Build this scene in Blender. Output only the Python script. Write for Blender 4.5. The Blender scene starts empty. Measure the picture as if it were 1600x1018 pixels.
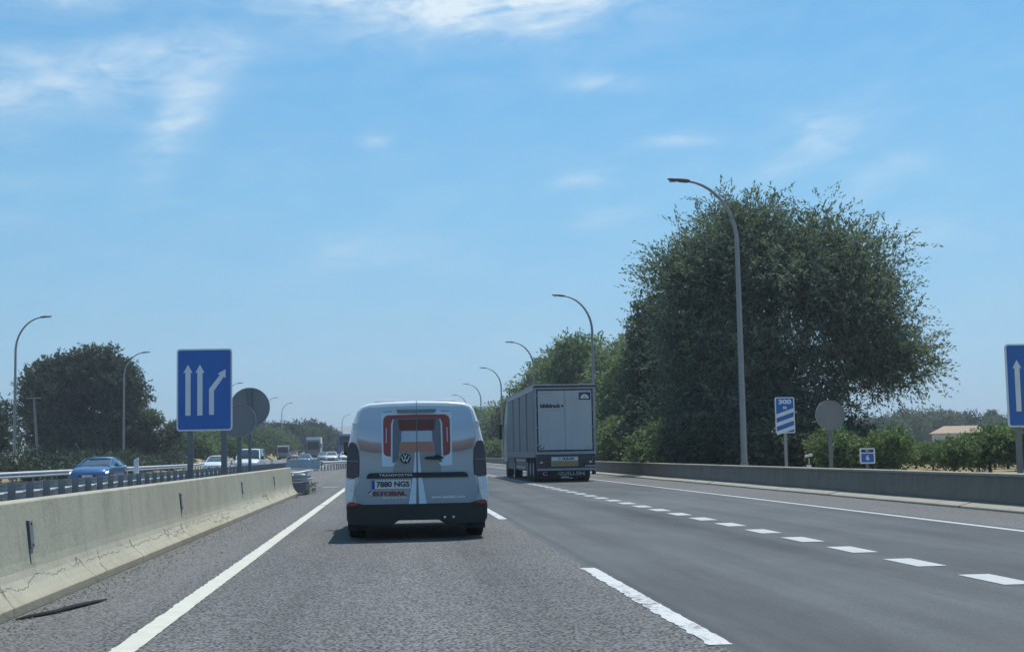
import bpy, bmesh, math, random
import numpy as np
from mathutils import Vector, Matrix, Euler

# ------------------------------------------------------------------ camera, sky, sun, exposure
scene = bpy.context.scene
COL = scene.collection
SUN_EL, SUN_AZ = math.radians(66), math.radians(27)      # azimuth measured from +Y (ahead) towards +X (right)

cam_d = bpy.data.cameras.new("camera")
cam = bpy.data.objects.new("camera", cam_d)
COL.objects.link(cam)
cam_d.sensor_width = 36.0
cam_d.lens = 49.275
cam_d.clip_start = 0.1
cam_d.clip_end = 20000
Rv, Uv, Fv = Vector((0.99618933, -0.08517304, -0.01877166)), Vector((0.01095852, -0.09128919, 0.99576413)), Vector((0.08652591, 0.99217531, 0.09000795))
cam.matrix_world = Matrix(((Rv.x, Uv.x, -Fv.x, 0), (Rv.y, Uv.y, -Fv.y, 0), (Rv.z, Uv.z, -Fv.z, 1.2), (0, 0, 0, 1)))
scene.camera = cam

scene.view_settings.view_transform = 'Standard'
scene.view_settings.look = 'None'
scene.view_settings.exposure = 0.12
scene.view_settings.gamma = 1.0
scene.cycles.use_denoising = True
scene.cycles.max_bounces = 6
scene.cycles.transparent_max_bounces = 8
scene.cycles.volume_bounces = 0
scene.cycles.caustics_reflective = False
scene.cycles.caustics_refractive = False


class NT:
    """small helper round a node tree"""
    def __init__(s, tree):
        s.t = tree; s.n = tree.nodes; s.l = tree.links

    def node(s, kind, **kw):
        nd = s.n.new(kind)
        for k, v in kw.items():
            setattr(nd, k, v)
        return nd

    def put(s, sock, val):
        if hasattr(val, 'is_linked') or isinstance(val, bpy.types.NodeSocket):
            s.l.new(val, sock)
        else:
            if isinstance(val, (tuple, list)) and len(val) == 3 and sock.type == 'RGBA':
                val = (*val, 1)
            sock.default_value = val

    def m(s, op, a, b=0.0, c=0.0, clamp=False):
        nd = s.node('ShaderNodeMath', operation=op, use_clamp=clamp)
        s.put(nd.inputs[0], a); s.put(nd.inputs[1], b); s.put(nd.inputs[2], c)
        return nd.outputs[0]

    def mix(s, f, a, b, mode='MIX'):
        nd = s.node('ShaderNodeMix', data_type='RGBA', blend_type=mode)
        s.put(nd.inputs[0], f); s.put(nd.inputs[6], a); s.put(nd.inputs[7], b)
        return nd.outputs[2]

    def noise(s, vec, scale, detail=2, rough=0.5, dist=0.0):
        nd = s.node('ShaderNodeTexNoise')
        if vec is not None: s.l.new(vec, nd.inputs['Vector'])
        nd.inputs['Scale'].default_value = scale; nd.inputs['Detail'].default_value = detail
        nd.inputs['Roughness'].default_value = rough; nd.inputs['Distortion'].default_value = dist
        return nd.outputs[0]

    def ramp(s, f, stops, interp='LINEAR'):
        nd = s.node('ShaderNodeValToRGB')
        cr = nd.color_ramp; cr.interpolation = interp
        while len(cr.elements) < len(stops): cr.elements.new(0.5)
        for e, (p, c) in zip(cr.elements, stops):
            e.position = p
            e.color = (*c, 1) if isinstance(c, (tuple, list)) else (c, c, c, 1)
        s.put(nd.inputs[0], f)
        return nd.outputs[0]

    def map(s, vec, scale=(1, 1, 1), rot=(0, 0, 0), loc=(0, 0, 0)):
        nd = s.node('ShaderNodeMapping')
        s.l.new(vec, nd.inputs[0])
        nd.inputs['Location'].default_value = loc; nd.inputs['Rotation'].default_value = rot; nd.inputs['Scale'].default_value = scale
        return nd.outputs[0]

    def xyz(s, vec):
        nd = s.node('ShaderNodeSeparateXYZ'); s.l.new(vec, nd.inputs[0]); return nd.outputs

    def comb(s, x, y, z=0.0):
        nd = s.node('ShaderNodeCombineXYZ')
        s.put(nd.inputs[0], x); s.put(nd.inputs[1], y); s.put(nd.inputs[2], z)
        return nd.outputs[0]


world = bpy.data.worlds.new("World")
scene.world = world
world.use_nodes = True
W = NT(world.node_tree)
W.n.clear()
sky = W.node('ShaderNodeTexSky', sky_type='NISHITA')
sky.sun_disc = False
sky.sun_elevation = SUN_EL
sky.sun_rotation = SUN_AZ
sky.altitude = 600
sky.air_density = 1.0
sky.dust_density = 0.25
sky.ozone_density = 1.6
co = W.node('ShaderNodeTexCoord').outputs['Generated']
X_, Y_, Z_ = W.xyz(co)
AZ = W.m('MULTIPLY', W.m('ARCTAN2', X_, Y_), 57.2958)
EL = W.m('MULTIPLY', W.m('ARCSINE', Z_), 57.2958)
# thin cirrus: patches of fibrous cloud at fixed directions of the sky (azimuth, elevation, half sizes, tilt, weight)
PATCH = [(1.2, 18.9, 6.4, 1.75, -5, 1.7), (8.0, 18.8, 4.0, 1.3, 8, .7), (-14.3, 18.3, 3.6, .75, -8, .8), (-10.3, 15.3, 4.0, 1.2, 14, .8),
         (-8.3, 13.6, 2.4, 1.0, 60, .7), (-15.2, 14.4, 1.8, 1.6, 25, .5), (8.8, 14.9, 2.0, .38, -4, .45), (-.6, 12.6, .7, .35, 0, .35),
         (12.3, 12.4, 1.7, .36, 0, .42), (17.6, 12.3, 2.4, 1.0, 24, .55), (7.9, 11.0, 1.5, .36, 10, .42), (9.0, 9.5, 1.4, .4, 12, .28),
         (20.0, 10.6, 1.9, .6, 25, .34), (-1.0, 8.2, 3.4, .9, 0, .2), (-15.5, 9.8, 3.0, .8, 20, .25), (20.5, 8.0, 2.5, .7, 0, .3), (18, 19.5, 5, 1, 10, .15),
         (-32, 17, 9, 3, 20, .6), (34, 24, 9, 3, -20, .6), (-5, 34, 14, 4, 10, .6), (60, 15, 12, 3, 0, .5), (-75, 20, 14, 4, 0, .5), (140, 22, 20, 5, 0, .5), (-150, 25, 20, 5, 10, .5)]
tot = None
for (a0, e0, ra, re, tilt, wgt) in PATCH:
    t = math.radians(tilt)
    da = W.m('SUBTRACT', AZ, a0); de = W.m('SUBTRACT', EL, e0)
    u = W.m('ADD', W.m('MULTIPLY', da, math.cos(t) / ra), W.m('MULTIPLY', de, math.sin(t) / ra))
    v = W.m('ADD', W.m('MULTIPLY', da, -math.sin(t) / re), W.m('MULTIPLY', de, math.cos(t) / re))
    g = W.m('EXPONENT', W.m('MULTIPLY', W.m('ADD', W.m('MULTIPLY', u, u), W.m('MULTIPLY', v, v)), -1.1))
    g = W.m('MULTIPLY', g, wgt)
    tot = g if tot is None else W.m('ADD', tot, g)
cv = W.comb(W.m('MULTIPLY', AZ, .16), W.m('ADD', W.m('MULTIPLY', EL, .5), W.m('MULTIPLY', AZ, -.05)))
n1 = W.noise(cv, 1.6, 8, .62, .55)
n2 = W.noise(W.comb(W.m('MULTIPLY', AZ, .5), W.m('MULTIPLY', EL, 1.1)), 1.1, 6, .6, .8)
nn = W.m('ADD', W.m('MULTIPLY', n1, .65), W.m('MULTIPLY', n2, .35))
fib = W.m('MULTIPLY', W.m('SUBTRACT', nn, .33), 3.2, clamp=True)
cl = W.m('MULTIPLY', W.m('MULTIPLY', tot, fib), .95, clamp=True)
veil = W.m('MULTIPLY', W.m('SUBTRACT', n1, .44, clamp=True), .26)
cl = W.m('MINIMUM', W.m('ADD', cl, veil), .85)
tint = W.ramp(W.m('DIVIDE', EL, 30, clamp=True), [(0, (.37, .63, 1.04)), (.077, (.40, .60, .84)), (.18, (.48, .68, .80)), (.35, (.53, .84, .89)), (.53, (.50, .91, .98)), (1, (.54, .97, 1.02))])
skyc = W.mix(1.0, sky.outputs[0], tint, 'MULTIPLY')
SKYTINT = skyc.node
ccol = W.mix(cl, skyc, (6.3, 7.0, 7.4))
CLOUDMIX = ccol.node
bg = W.node('ShaderNodeBackground')
W.l.new(ccol, bg.inputs[0]); bg.inputs[1].default_value = 0.125
W.l.new(bg.outputs[0], W.node('ShaderNodeOutputWorld').inputs[0])

sun_d = bpy.data.lights.new("sun", 'SUN')
sun_d.energy = 4.0; sun_d.angle = math.radians(0.53); sun_d.color = (1.0, .985, .94)
sun = bpy.data.objects.new("sun", sun_d); COL.objects.link(sun)
sv = Vector((math.cos(SUN_EL) * math.sin(SUN_AZ), math.cos(SUN_EL) * math.cos(SUN_AZ), math.sin(SUN_EL)))
sun.rotation_euler = sv.to_track_quat('Z', 'Y').to_euler()


# ------------------------------------------------------------------ materials
def mat(name, base=(.5, .5, .5), rough=.6, metal=0.0, spec=.5, var=0.0, vscale=3.0, coat=0.0, bump=0.0, bscale=40.0, emit=None, dirt=None, stretch=None):
    m = bpy.data.materials.new(name); m.use_nodes = True
    N = NT(m.node_tree); b = m.node_tree.nodes['Principled BSDF']
    oc = N.node('ShaderNodeTexCoord').outputs['Object']
    if stretch: oc = N.map(oc, stretch)
    b.inputs['Roughness'].default_value = rough; b.inputs['Metallic'].default_value = metal
    b.inputs['Specular IOR Level'].default_value = spec
    b.inputs['Coat Weight'].default_value = coat; b.inputs['Coat Roughness'].default_value = .04
    c = (*base, 1)
    if var or dirt:
        n = N.noise(oc, vscale, 5, .6)
        lo = tuple(max(0, k * (1 - var)) for k in base); hi = tuple(k * (1 + var) for k in base)
        col = N.ramp(n, [(.3, lo), (.7, hi)])
        if dirt:
            n2 = N.noise(oc, vscale * 2.7, 4, .7)
            f = N.m('MULTIPLY', N.m('SUBTRACT', n2, .52, clamp=True), 3.0, clamp=True)
            col = N.mix(f, col, dirt)
        N.l.new(col, b.inputs['Base Color'])
    else:
        b.inputs['Base Color'].default_value = c
    if bump:
        bn = N.node('ShaderNodeBump'); bn.inputs['Strength'].default_value = bump; bn.inputs['Distance'].default_value = .01
        N.l.new(N.noise(oc, bscale, 3, .6), bn.inputs['Height']); N.l.new(bn.outputs[0], b.inputs['Normal'])
    if emit:
        b.inputs['Emission Color'].default_value = (*emit[0], 1); b.inputs['Emission Strength'].default_value = emit[1]
    return m


def asphalt(name, lo, hi, grain=70.0, contrast=1.0, tracks=(), big=.12, bump=.6, blueish=0.0):
    m = bpy.data.materials.new(name); m.use_nodes = True
    N = NT(m.node_tree); b = m.node_tree.nodes['Principled BSDF']
    oc = N.node('ShaderNodeTexCoord').outputs['Object']
    x, y, z = N.xyz(oc)
    fine = N.noise(oc, grain, 2, .55)
    vor = N.node('ShaderNodeTexVoronoi'); vor.inputs['Scale'].default_value = grain * .8; N.l.new(oc, vor.inputs['Vector'])
    vg = N.m('MULTIPLY', vor.outputs['Distance'], 1.1)
    g = N.m('ADD', N.m('MULTIPLY', fine, .55), N.m('MULTIPLY', vg, .45))
    k = .5 - .22 / contrast, .5 + .22 / contrast
    col = N.ramp(g, [(k[0], lo), (.5, tuple((a + c) / 2 for a, c in zip(lo, hi))), (k[1], hi)])
    # broad wear along the driving direction
    st = N.noise(N.map(oc, (1.6, .05, 1)), 1.0, 4, .6)
    pt = N.noise(N.map(oc, (.5, .14, 1)), 1.0, 5, .65)
    wear = N.m('ADD', N.m('MULTIPLY', N.m('SUBTRACT', st, .5), big * 2.2), N.m('MULTIPLY', N.m('SUBTRACT', pt, .5), big * 2.6))
    f = N.m('ADD', 1.0, wear)
    for (xc, wd, amt) in tracks:
        d = N.m('DIVIDE', N.m('SUBTRACT', x, xc), wd)
        f = N.m('ADD', f, N.m('MULTIPLY', N.m('EXPONENT', N.m('MULTIPLY', N.m('MULTIPLY', d, d), -1.0)), amt))
    col = N.mix(1.0, col, N.comb(f, f, f), 'MULTIPLY')
    # a few sealed cracks and specks
    sp = N.noise(oc, 9.0, 2, .5)
    col = N.mix(N.m('MULTIPLY', N.m('SUBTRACT', sp, .69, clamp=True), 6.0, clamp=True), col, tuple(k * .5 for k in lo))
    N.l.new(col, b.inputs['Base Color'])
    b.inputs['Roughness'].default_value = .82
    b.inputs['Specular IOR Level'].default_value = .35
    bn = N.node('ShaderNodeBump'); bn.inputs['Strength'].default_value = bump; bn.inputs['Distance'].default_value = .008
    N.l.new(g, bn.inputs['Height']); N.l.new(bn.outputs[0], b.inputs['Normal'])
    return m


def paint_mat(name, col=(.72, .72, .70), under=(.1, .1, .105), wear=.5, scale=22.0):
    m = bpy.data.materials.new(name); m.use_nodes = True
    N = NT(m.node_tree); b = m.node_tree.nodes['Principled BSDF']
    oc = N.node('ShaderNodeTexCoord').outputs['Object']
    n = N.noise(oc, scale, 4, .7); n2 = N.noise(oc, 1.3, 4, .6)
    f = N.m('MULTIPLY', N.m('SUBTRACT', N.m('ADD', N.m('MULTIPLY', n, .6), N.m('MULTIPLY', n2, .4)), .66 - wear * .12, clamp=True), 9.0, clamp=True)
    base = N.ramp(N.noise(oc, 5.0, 4, .6), [(.3, tuple(k * .84 for k in col)), (.7, col)])
    N.l.new(N.mix(f, base, under), b.inputs['Base Color'])
    b.inputs['Roughness'].default_value = .6
    return m


M = {}
M['road_old'] = asphalt('coarse_asphalt', (.010, .010, .011), (.178, .175, .168), 46, 2.4, ((-.75, .35, -.16), (1.05, .35, -.16), (.15, .3, .08)), .30, .8)
M['road_new'] = asphalt('smooth_asphalt', (.058, .063, .066), (.102, .108, .111), 90, 1.2, ((2.9, .35, -.16), (4.6, .35, -.18), (6.2, .35, -.10), (7.7, .35, -.12), (2.12, .06, -.25)), .55, .35)
M['shoulder'] = asphalt('gritty_asphalt', (.030, .030, .030), (.19, .186, .178), 45, 1.4, (), .14, .8)
M['median'] = asphalt('dusty_median', (.06, .056, .052), (.20, .188, .168), 30, 1.0, (), .25, .6)
M['opp_road'] = asphalt('pale_asphalt', (.12, .125, .13), (.19, .195, .20), 60, .8, (), .08, .3)
M['paint'] = paint_mat('road_paint', (.50, .50, .49), wear=.62)
M['paint_cream'] = paint_mat('cream_road_paint', (.62, .60, .50), wear=.30)
M['paint_worn'] = paint_mat('worn_road_paint', (.60, .60, .585), wear=1.25, scale=14)


def concrete(name, base, crack=False, streak=.0, moss=(.3, .28, .18)):
    m = bpy.data.materials.new(name); m.use_nodes = True
    N = NT(m.node_tree); b = m.node_tree.nodes['Principled BSDF']
    oc = N.node('ShaderNodeTexCoord').outputs['Object']
    x, y, z = N.xyz(oc)
    n = N.noise(oc, 1.3, 6, .65); nf = N.noise(oc, 34, 3, .6); nm = N.noise(oc, 9, 5, .7)
    a = N.m('ADD', N.m('MULTIPLY', n, .5), N.m('ADD', N.m('MULTIPLY', nf, .22), N.m('MULTIPLY', nm, .28)))
    col = N.ramp(a, [(.34, tuple(k * .74 for k in base)), (.5, base), (.66, tuple(k * 1.16 for k in base))])
    # rain streaks run down the face
    s = N.noise(N.map(oc, (1, 5.0, .35)), 1.0, 5, .7)
    col = N.mix(N.m('MULTIPLY', N.m('SUBTRACT', s, .55, clamp=True), 2.2 + streak, clamp=True), col, tuple(k * .55 for k in base))
    # scuffs rubbed along the face
    sc = N.noise(N.map(oc, (1, .55, 16)), 1.0, 4, .75)
    col = N.mix(N.m('MULTIPLY', N.m('SUBTRACT', sc, .60, clamp=True), 2.4, clamp=True), col, tuple(k * .5 for k in base))
    # small pits
    v = N.node('ShaderNodeTexVoronoi'); v.inputs['Scale'].default_value = 9.0; N.l.new(oc, v.inputs['Vector'])
    pit = N.m('MULTIPLY', N.m('LESS_THAN', v.outputs['Distance'], .13), N.m('GREATER_THAN', nm, .54))
    col = N.mix(N.m('MULTIPLY', pit, .55), col, tuple(k * .4 for k in base))
    if crack:
        wv = N.node('ShaderNodeTexNoise'); wv.inputs['Scale'].default_value = 3.5; wv.inputs['Detail'].default_value = 5
        N.l.new(oc, wv.inputs['Vector'])
        wob = N.node('ShaderNodeVectorMath', operation='MULTIPLY_ADD')
        N.l.new(wv.outputs[1], wob.inputs[0]); wob.inputs[1].default_value = (.45, .45, .45); N.l.new(oc, wob.inputs[2])
        vc = N.node('ShaderNodeTexVoronoi', feature='DISTANCE_TO_EDGE'); vc.inputs['Scale'].default_value = .6
        N.l.new(N.map(wob.outputs[0], (.4, .75, 1.25)), vc.inputs['Vector'])
        line = N.m('LESS_THAN', vc.outputs['Distance'], .0085)
        zone = N.m('LESS_THAN', N.m('ADD', z, N.m('MULTIPLY', n, .35)), .47)
        gate = N.m('GREATER_THAN', N.noise(oc, 1.1, 2, .5), .40)
        col = N.mix(N.m('MULTIPLY', N.m('MULTIPLY', line, gate), N.m('MULTIPLY', zone, .55)), col, (.05, .045, .04))
        # a crack that wanders along the sloping foot
        cy = N.noise(N.comb(0, N.m('MULTIPLY', y, .9), 0), 1.0, 9, .68)
        dz = N.m('ABSOLUTE', N.m('SUBTRACT', z, N.m('ADD', .02, N.m('MULTIPLY', cy, .38))))
        wl_ = N.m('MULTIPLY', N.m('LESS_THAN', dz, .0045), N.m('GREATER_THAN', N.noise(oc, 2.2, 3, .6), .43))
        col = N.mix(N.m('MULTIPLY', wl_, .62), col, (.045, .04, .035))
        # sandy foot of the casting
        col = N.mix(N.m('MULTIPLY', N.m('SUBTRACT', .17, N.m('ADD', z, N.m('MULTIPLY', N.m('SUBTRACT', n, .5), .2)), clamp=True), 4.0, clamp=True), col, (.36, .30, .21))
    N.l.new(col, b.inputs['Base Color'])
    b.inputs['Roughness'].default_value = .9; b.inputs['Specular IOR Level'].default_value = .2
    bn = N.node('ShaderNodeBump'); bn.inputs['Strength'].default_value = .5; bn.inputs['Distance'].default_value = .012
    N.l.new(N.m('ADD', nm, N.m('MULTIPLY', nf, .5)), bn.inputs['Height']); N.l.new(bn.outputs[0], b.inputs['Normal'])
    return m


M['concrete'] = concrete('pale_concrete', (.42, .395, .305), crack=True)
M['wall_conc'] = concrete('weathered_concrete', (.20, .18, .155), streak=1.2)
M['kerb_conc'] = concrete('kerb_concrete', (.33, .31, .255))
M['steel'] = mat('galvanised_steel', (.42, .44, .46), .45, .55, var=.18, vscale=2.5, bump=.1)
M['steel_lit'] = mat('lit_galvanised_steel', (.60, .62, .64), .4, .4, var=.12, vscale=3)  # paler copy of the galvanised steel, sunlight put into the colour
M['steel_dark'] = mat('dull_steel', (.20, .215, .235), .55, .3, var=.15)
M['pole'] = mat('lamp_pole_steel', (.26, .275, .29), .5, .4, var=.12, vscale=1.5)
M['head'] = mat('lamp_head_grey', (.07, .075, .085), .5)
M['sign_blue'] = mat('sign_blue', (.016, .13, .47), .35, var=.10, vscale=1.2)
M['sign_white'] = mat('sign_white', (.70, .77, .82), .45, var=.05)
M['sign_back'] = mat('sign_back_grey', (.205, .22, .24), .55, .2, var=.1, vscale=2)
M['sign_rim'] = mat('sign_rim_grey', (.30, .31, .33), .5, .3)
M['sign_post'] = mat('sign_post_steel', (.17, .185, .20), .55, .3, var=.12)
M['black'] = mat('black_plastic', (.018, .019, .021), .6, var=.2, vscale=6)
M['rubber'] = mat('tyre_rubber', (.014, .014, .015), .85)
M['glass'] = mat('dark_window_glass', (.012, .015, .018), .05, spec=.8, coat=.4)
M['screen'] = mat('dark_windscreen', (.02, .024, .03), .35, spec=.3)
M['rail_post'] = mat('shaded_zinc_post', (.24, .255, .27), .55, .1, var=.15)  # darker zinc than the rail, the posts' shaded side put into the colour
M['rail'] = mat('zinc_rail', (.50, .52, .54), .5, .1, var=.15, vscale=2)
M['chrome'] = mat('chrome', (.6, .62, .64), .18, .9)
M['white_paint'] = mat('white_car_paint', (.74, .76, .78), .3, coat=.6, var=.03, dirt=None)
M['plate_white'] = mat('plate_white', (.66, .70, .72), .45)
M['plate_blue'] = mat('plate_blue', (.01, .06, .35), .45)
M['ink'] = mat('black_lettering', (.012, .013, .016), .6)
M['ink_white'] = mat('white_lettering', (.70, .72, .74), .6)
M['red_print'] = mat('red_print', (.30, .060, .055), .45)
M['red_dark'] = mat('deep_red_print', (.15, .035, .035), .45)
M['red_lens'] = mat('smoked_red_lens', (.045, .012, .014), .15, coat=.5)
M['red_bright'] = mat('red_reflector', (.30, .02, .02), .25, coat=.4)
M['navy'] = mat('navy_print', (.02, .035, .16), .5)
M['yellow'] = mat('yellow_print', (.55, .52, .10), .5)


def foliage(name, dark, light, trans=.35, dry=None):
    m = bpy.data.materials.new(name); m.use_nodes = True
    N = NT(m.node_tree); N.n.clear()
    oc = N.node('ShaderNodeTexCoord').outputs['Object']
    g = N.node('ShaderNodeNewGeometry')
    n = N.noise(oc, .55, 3, .6)
    f = N.m('ADD', N.m('MULTIPLY', n, .55), N.m('MULTIPLY', g.outputs['Random Per Island'], .45))
    stops = [(.25, dark), (.72, light)]
    if dry: stops.append((.9, dry))
    c = N.ramp(f, stops)
    d = N.node('ShaderNodeBsdfPrincipled'); N.l.new(c, d.inputs['Base Color']); d.inputs['Roughness'].default_value = .55
    d.inputs['Specular IOR Level'].default_value = .18
    t = N.node('ShaderNodeBsdfTranslucent')
    N.l.new(N.mix(1.0, c, (1.12, 1.22, .72), 'MULTIPLY'), t.inputs[0])
    mx = N.node('ShaderNodeMixShader'); mx.inputs[0].default_value = trans
    N.l.new(d.outputs[0], mx.inputs[1]); N.l.new(t.outputs[0], mx.inputs[2])
    N.l.new(mx.outputs[0], N.node('ShaderNodeOutputMaterial').inputs[0])
    return m


M['leaf_elm'] = foliage('elm_leaves', (.050, .074, .060), (.21, .255, .205), .36, (.37, .42, .35))
M['leaf_dark'] = foliage('dark_leaves', (.030, .048, .038), (.105, .130, .092), .22)
M['leaf_mid'] = foliage('mid_green_leaves', (.042, .074, .044), (.140, .185, .105), .3)
M['leaf_bright'] = foliage('bright_green_leaves', (.066, .112, .058), (.21, .27, .135), .4)
M['leaf_olive'] = foliage('olive_leaves', (.055, .078, .045), (.16, .19, .10), .3)
M['leaf_row'] = foliage('row_leaves', (.065, .105, .062), (.23, .29, .16), .42)
M['leaf_row_pale'] = foliage('pale_row_leaves', (.075, .105, .072), (.26, .30, .20), .42)
M['leaf_grey'] = foliage('grey_green_leaves', (.06, .075, .055), (.16, .18, .12), .3)
M['weed'] = foliage('dry_weed', (.06, .06, .035), (.17, .15, .08), .3)
M['bark'] = mat('bark', (.085, .07, .055), .9, var=.35, vscale=4, bump=.8, bscale=14)


# ------------------------------------------------------------------ mesh helpers
class MB:
    def __init__(s): s.v = []; s.f = []; s.mi = []; s.cur = 0

    def add(s, vs, fs, mi=None):
        o = len(s.v); s.v += [tuple(p) for p in vs]
        for f in fs:
            s.f.append([i + o for i in f]); s.mi.append(s.cur if mi is None else mi)
        return s

    def box(s, x0, x1, y0, y1, z0, z1, mi=None):
        return s.add([(x0, y0, z0), (x1, y0, z0), (x1, y1, z0), (x0, y1, z0), (x0, y0, z1), (x1, y0, z1), (x1, y1, z1), (x0, y1, z1)],
                     [(0, 3, 2, 1), (4, 5, 6, 7), (0, 1, 5, 4), (1, 2, 6, 5), (2, 3, 7, 6), (3, 0, 4, 7)], mi)

    def loft(s, rings, closed=True, caps=True, mi=None):
        n = len(rings[0]); vs = [p for r in rings for p in r]; fs = []
        for i in range(len(rings) - 1):
            for j in range(n if closed else n - 1):
                k = (j + 1) % n
                fs.append((i * n + j, i * n + k, (i + 1) * n + k, (i + 1) * n + j))
        if caps and closed:
            fs.append(tuple(range(n - 1, -1, -1))); fs.append(tuple((len(rings) - 1) * n + j for j in range(n)))
        return s.add(vs, fs, mi)

    def prism(s, pts, a, b, axis='y', mi=None):
        """polygon extruded along an axis; pts are (x,z) for y, (y,z) for x, (x,y) for z"""
        put = {'y': lambda p, t: (p[0], t, p[1]), 'x': lambda p, t: (t, p[0], p[1]), 'z': lambda p, t: (p[0], p[1], t)}[axis]
        return s.loft([[put(p, a) for p in pts], [put(p, b) for p in pts]], mi=mi)

    def tube(s, path, rad, n=10, mi=None, caps=True):
        path = [Vector(p) for p in path]; rings = []
        if not hasattr(rad, '__len__'): rad = [rad] * len(path)
        up = Vector((.013, .02, 1))
        for i, p in enumerate(path):
            t = (path[min(i + 1, len(path) - 1)] - path[max(i - 1, 0)]).normalized()
            a = t.cross(up if abs(t.z) < .9 else Vector((0, 1, .01))).normalized(); b = t.cross(a)
            rings.append([p + (a * math.cos(q) + b * math.sin(q)) * rad[i] for q in [2 * math.pi * k / n for k in range(n)]])
        return s.loft(rings, caps=caps, mi=mi)

    def cyl(s, c, r, a, b, axis='x', n=24, mi=None):
        pts = [(math.cos(2 * math.pi * k / n) * r, math.sin(2 * math.pi * k / n) * r) for k in range(n)]
        put = {'y': lambda p, t: (c[0] + p[0], c[1] + t, c[2] + p[1]), 'x': lambda p, t: (c[0] + t, c[1] + p[0], c[2] + p[1]), 'z': lambda p, t: (c[0] + p[0], c[1] + p[1], c[2] + t)}[axis]
        return s.loft([[put(p, a) for p in pts], [put(p, b) for p in pts]], mi=mi)

    def mesh(s, name, mats, smooth=False, fix=True):
        me = bpy.data.meshes.new(name)
        me.from_pydata(s.v, [], s.f)
        for m_ in (mats if isinstance(mats, (list, tuple)) else [mats]): me.materials.append(m_)
        me.polygons.foreach_set('material_index', s.mi)
        if fix:
            b = bmesh.new(); b.from_mesh(me); bmesh.ops.recalc_face_normals(b, faces=b.faces); b.to_mesh(me); b.free()
        if smooth:
            me.polygons.foreach_set('use_smooth', [True] * len(me.polygons))
            try: me.set_sharp_from_angle(angle=math.radians(38))
            except Exception: pass
        me.update()
        return me

    def build(s, name, mats, parent=None, smooth=False, bevel=0.0, loc=None):
        return link(name, s.mesh(name, mats, smooth), parent, bevel, loc)


def link(name, me, parent=None, bevel=0.0, loc=None, rot=None):
    o = bpy.data.objects.new(name, me); COL.objects.link(o)
    if parent is not None: o.parent = parent
    if loc: o.location = loc
    if rot: o.rotation_euler = rot
    if bevel:
        m = o.modifiers.new('bevel', 'BEVEL'); m.width = bevel; m.segments = 2; m.limit_method = 'ANGLE'; m.angle_limit = math.radians(35)
    return o


def tag(o, label=None, cat=None, group=None, kind=None):
    if label: o['label'] = label
    if cat: o['category'] = cat
    if group: o['group'] = group
    if kind: o['kind'] = kind
    return o


def empty(name, loc=(0, 0, 0), rz=0.0):
    o = bpy.data.objects.new(name, None); COL.objects.link(o)
    o.location = loc; o.rotation_euler = (0, 0, rz); o.empty_display_size = .3
    return o


def copy_tree(o, parent=None):
    c = o.copy(); COL.objects.link(c)
    if parent is not None: c.parent = parent
    for ch in list(o.children): copy_tree(ch, c)
    return c


def text_obj(name, body, size, m, parent, loc, rot=(math.pi / 2, 0, 0), sx=1.0, bold=.0, align='CENTER', shear=0.0, width=None, spacing=1.0):
    cu = bpy.data.curves.new(name, 'FONT'); cu.body = body; cu.size = size; cu.align_x = align; cu.align_y = 'CENTER'
    cu.extrude = .0015; cu.offset = bold; cu.shear = shear; cu.space_character = spacing; cu.resolution_u = 3
    tmp = bpy.data.objects.new(name, cu); COL.objects.link(tmp)
    dg = bpy.context.evaluated_depsgraph_get()
    me = bpy.data.meshes.new_from_object(tmp.evaluated_get(dg))
    bpy.data.objects.remove(tmp)
    me.materials.clear(); me.materials.append(m)
    xs = [v.co.x for v in me.vertices]
    if width and xs: sx = width / (max(xs) - min(xs))
    for v in me.vertices: v.co.x *= sx
    o = link(name, me, parent, loc=loc, rot=rot)
    return o


def rrect(x0, x1, z0, z1, r, n=5):
    pts = []
    for cx, cz, a in ((x1 - r, z1 - r, 0), (x0 + r, z1 - r, 90), (x0 + r, z0 + r, 180), (x1 - r, z0 + r, 270)):
        for k in range(n + 1):
            t = math.radians(a + 90 * k / n); pts.append((cx + r * math.cos(t), cz + r * math.sin(t)))
    return pts


def sstep(a, b, x):
    t = max(0.0, min(1.0, (x - a) / (b - a))); return t * t * (3 - 2 * t)


def zopp(y):
    """the other carriageway climbs gently beyond 130 m"""
    return .75 * sstep(130, 250, y) + 1.1 * sstep(240, 460, y)


def zt(x, y):
    base = zopp(y) * sstep(-4.6, -7.0, x) if x < 0 else 0.0
    bank = 0.0
    if x < -18.5:
        bank = 1.25 * sstep(-21.8, -24.5, x) * sstep(120, 200, y) + 4.0 * sstep(-60, -300, x)
    if x > 11.4:
        bank = -.0 + 3.0 * sstep(150, 500, x)
    return base + bank


# ------------------------------------------------------------------ ground, roads, hills
def grid_sheet(name, xs, ys, zf, m, parent=None):
    vs = [(x, y, zf(x, y)) for y in ys for x in xs]; n = len(xs)
    fs = [(j * n + i, j * n + i + 1, (j + 1) * n + i + 1, (j + 1) * n + i) for j in range(len(ys) - 1) for i in range(n - 1)]
    me = bpy.data.meshes.new(name); me.from_pydata(vs, [], fs); me.materials.append(m)
    me.polygons.foreach_set('use_smooth', [True] * len(fs)); me.update()
    return link(name, me, parent)


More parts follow.
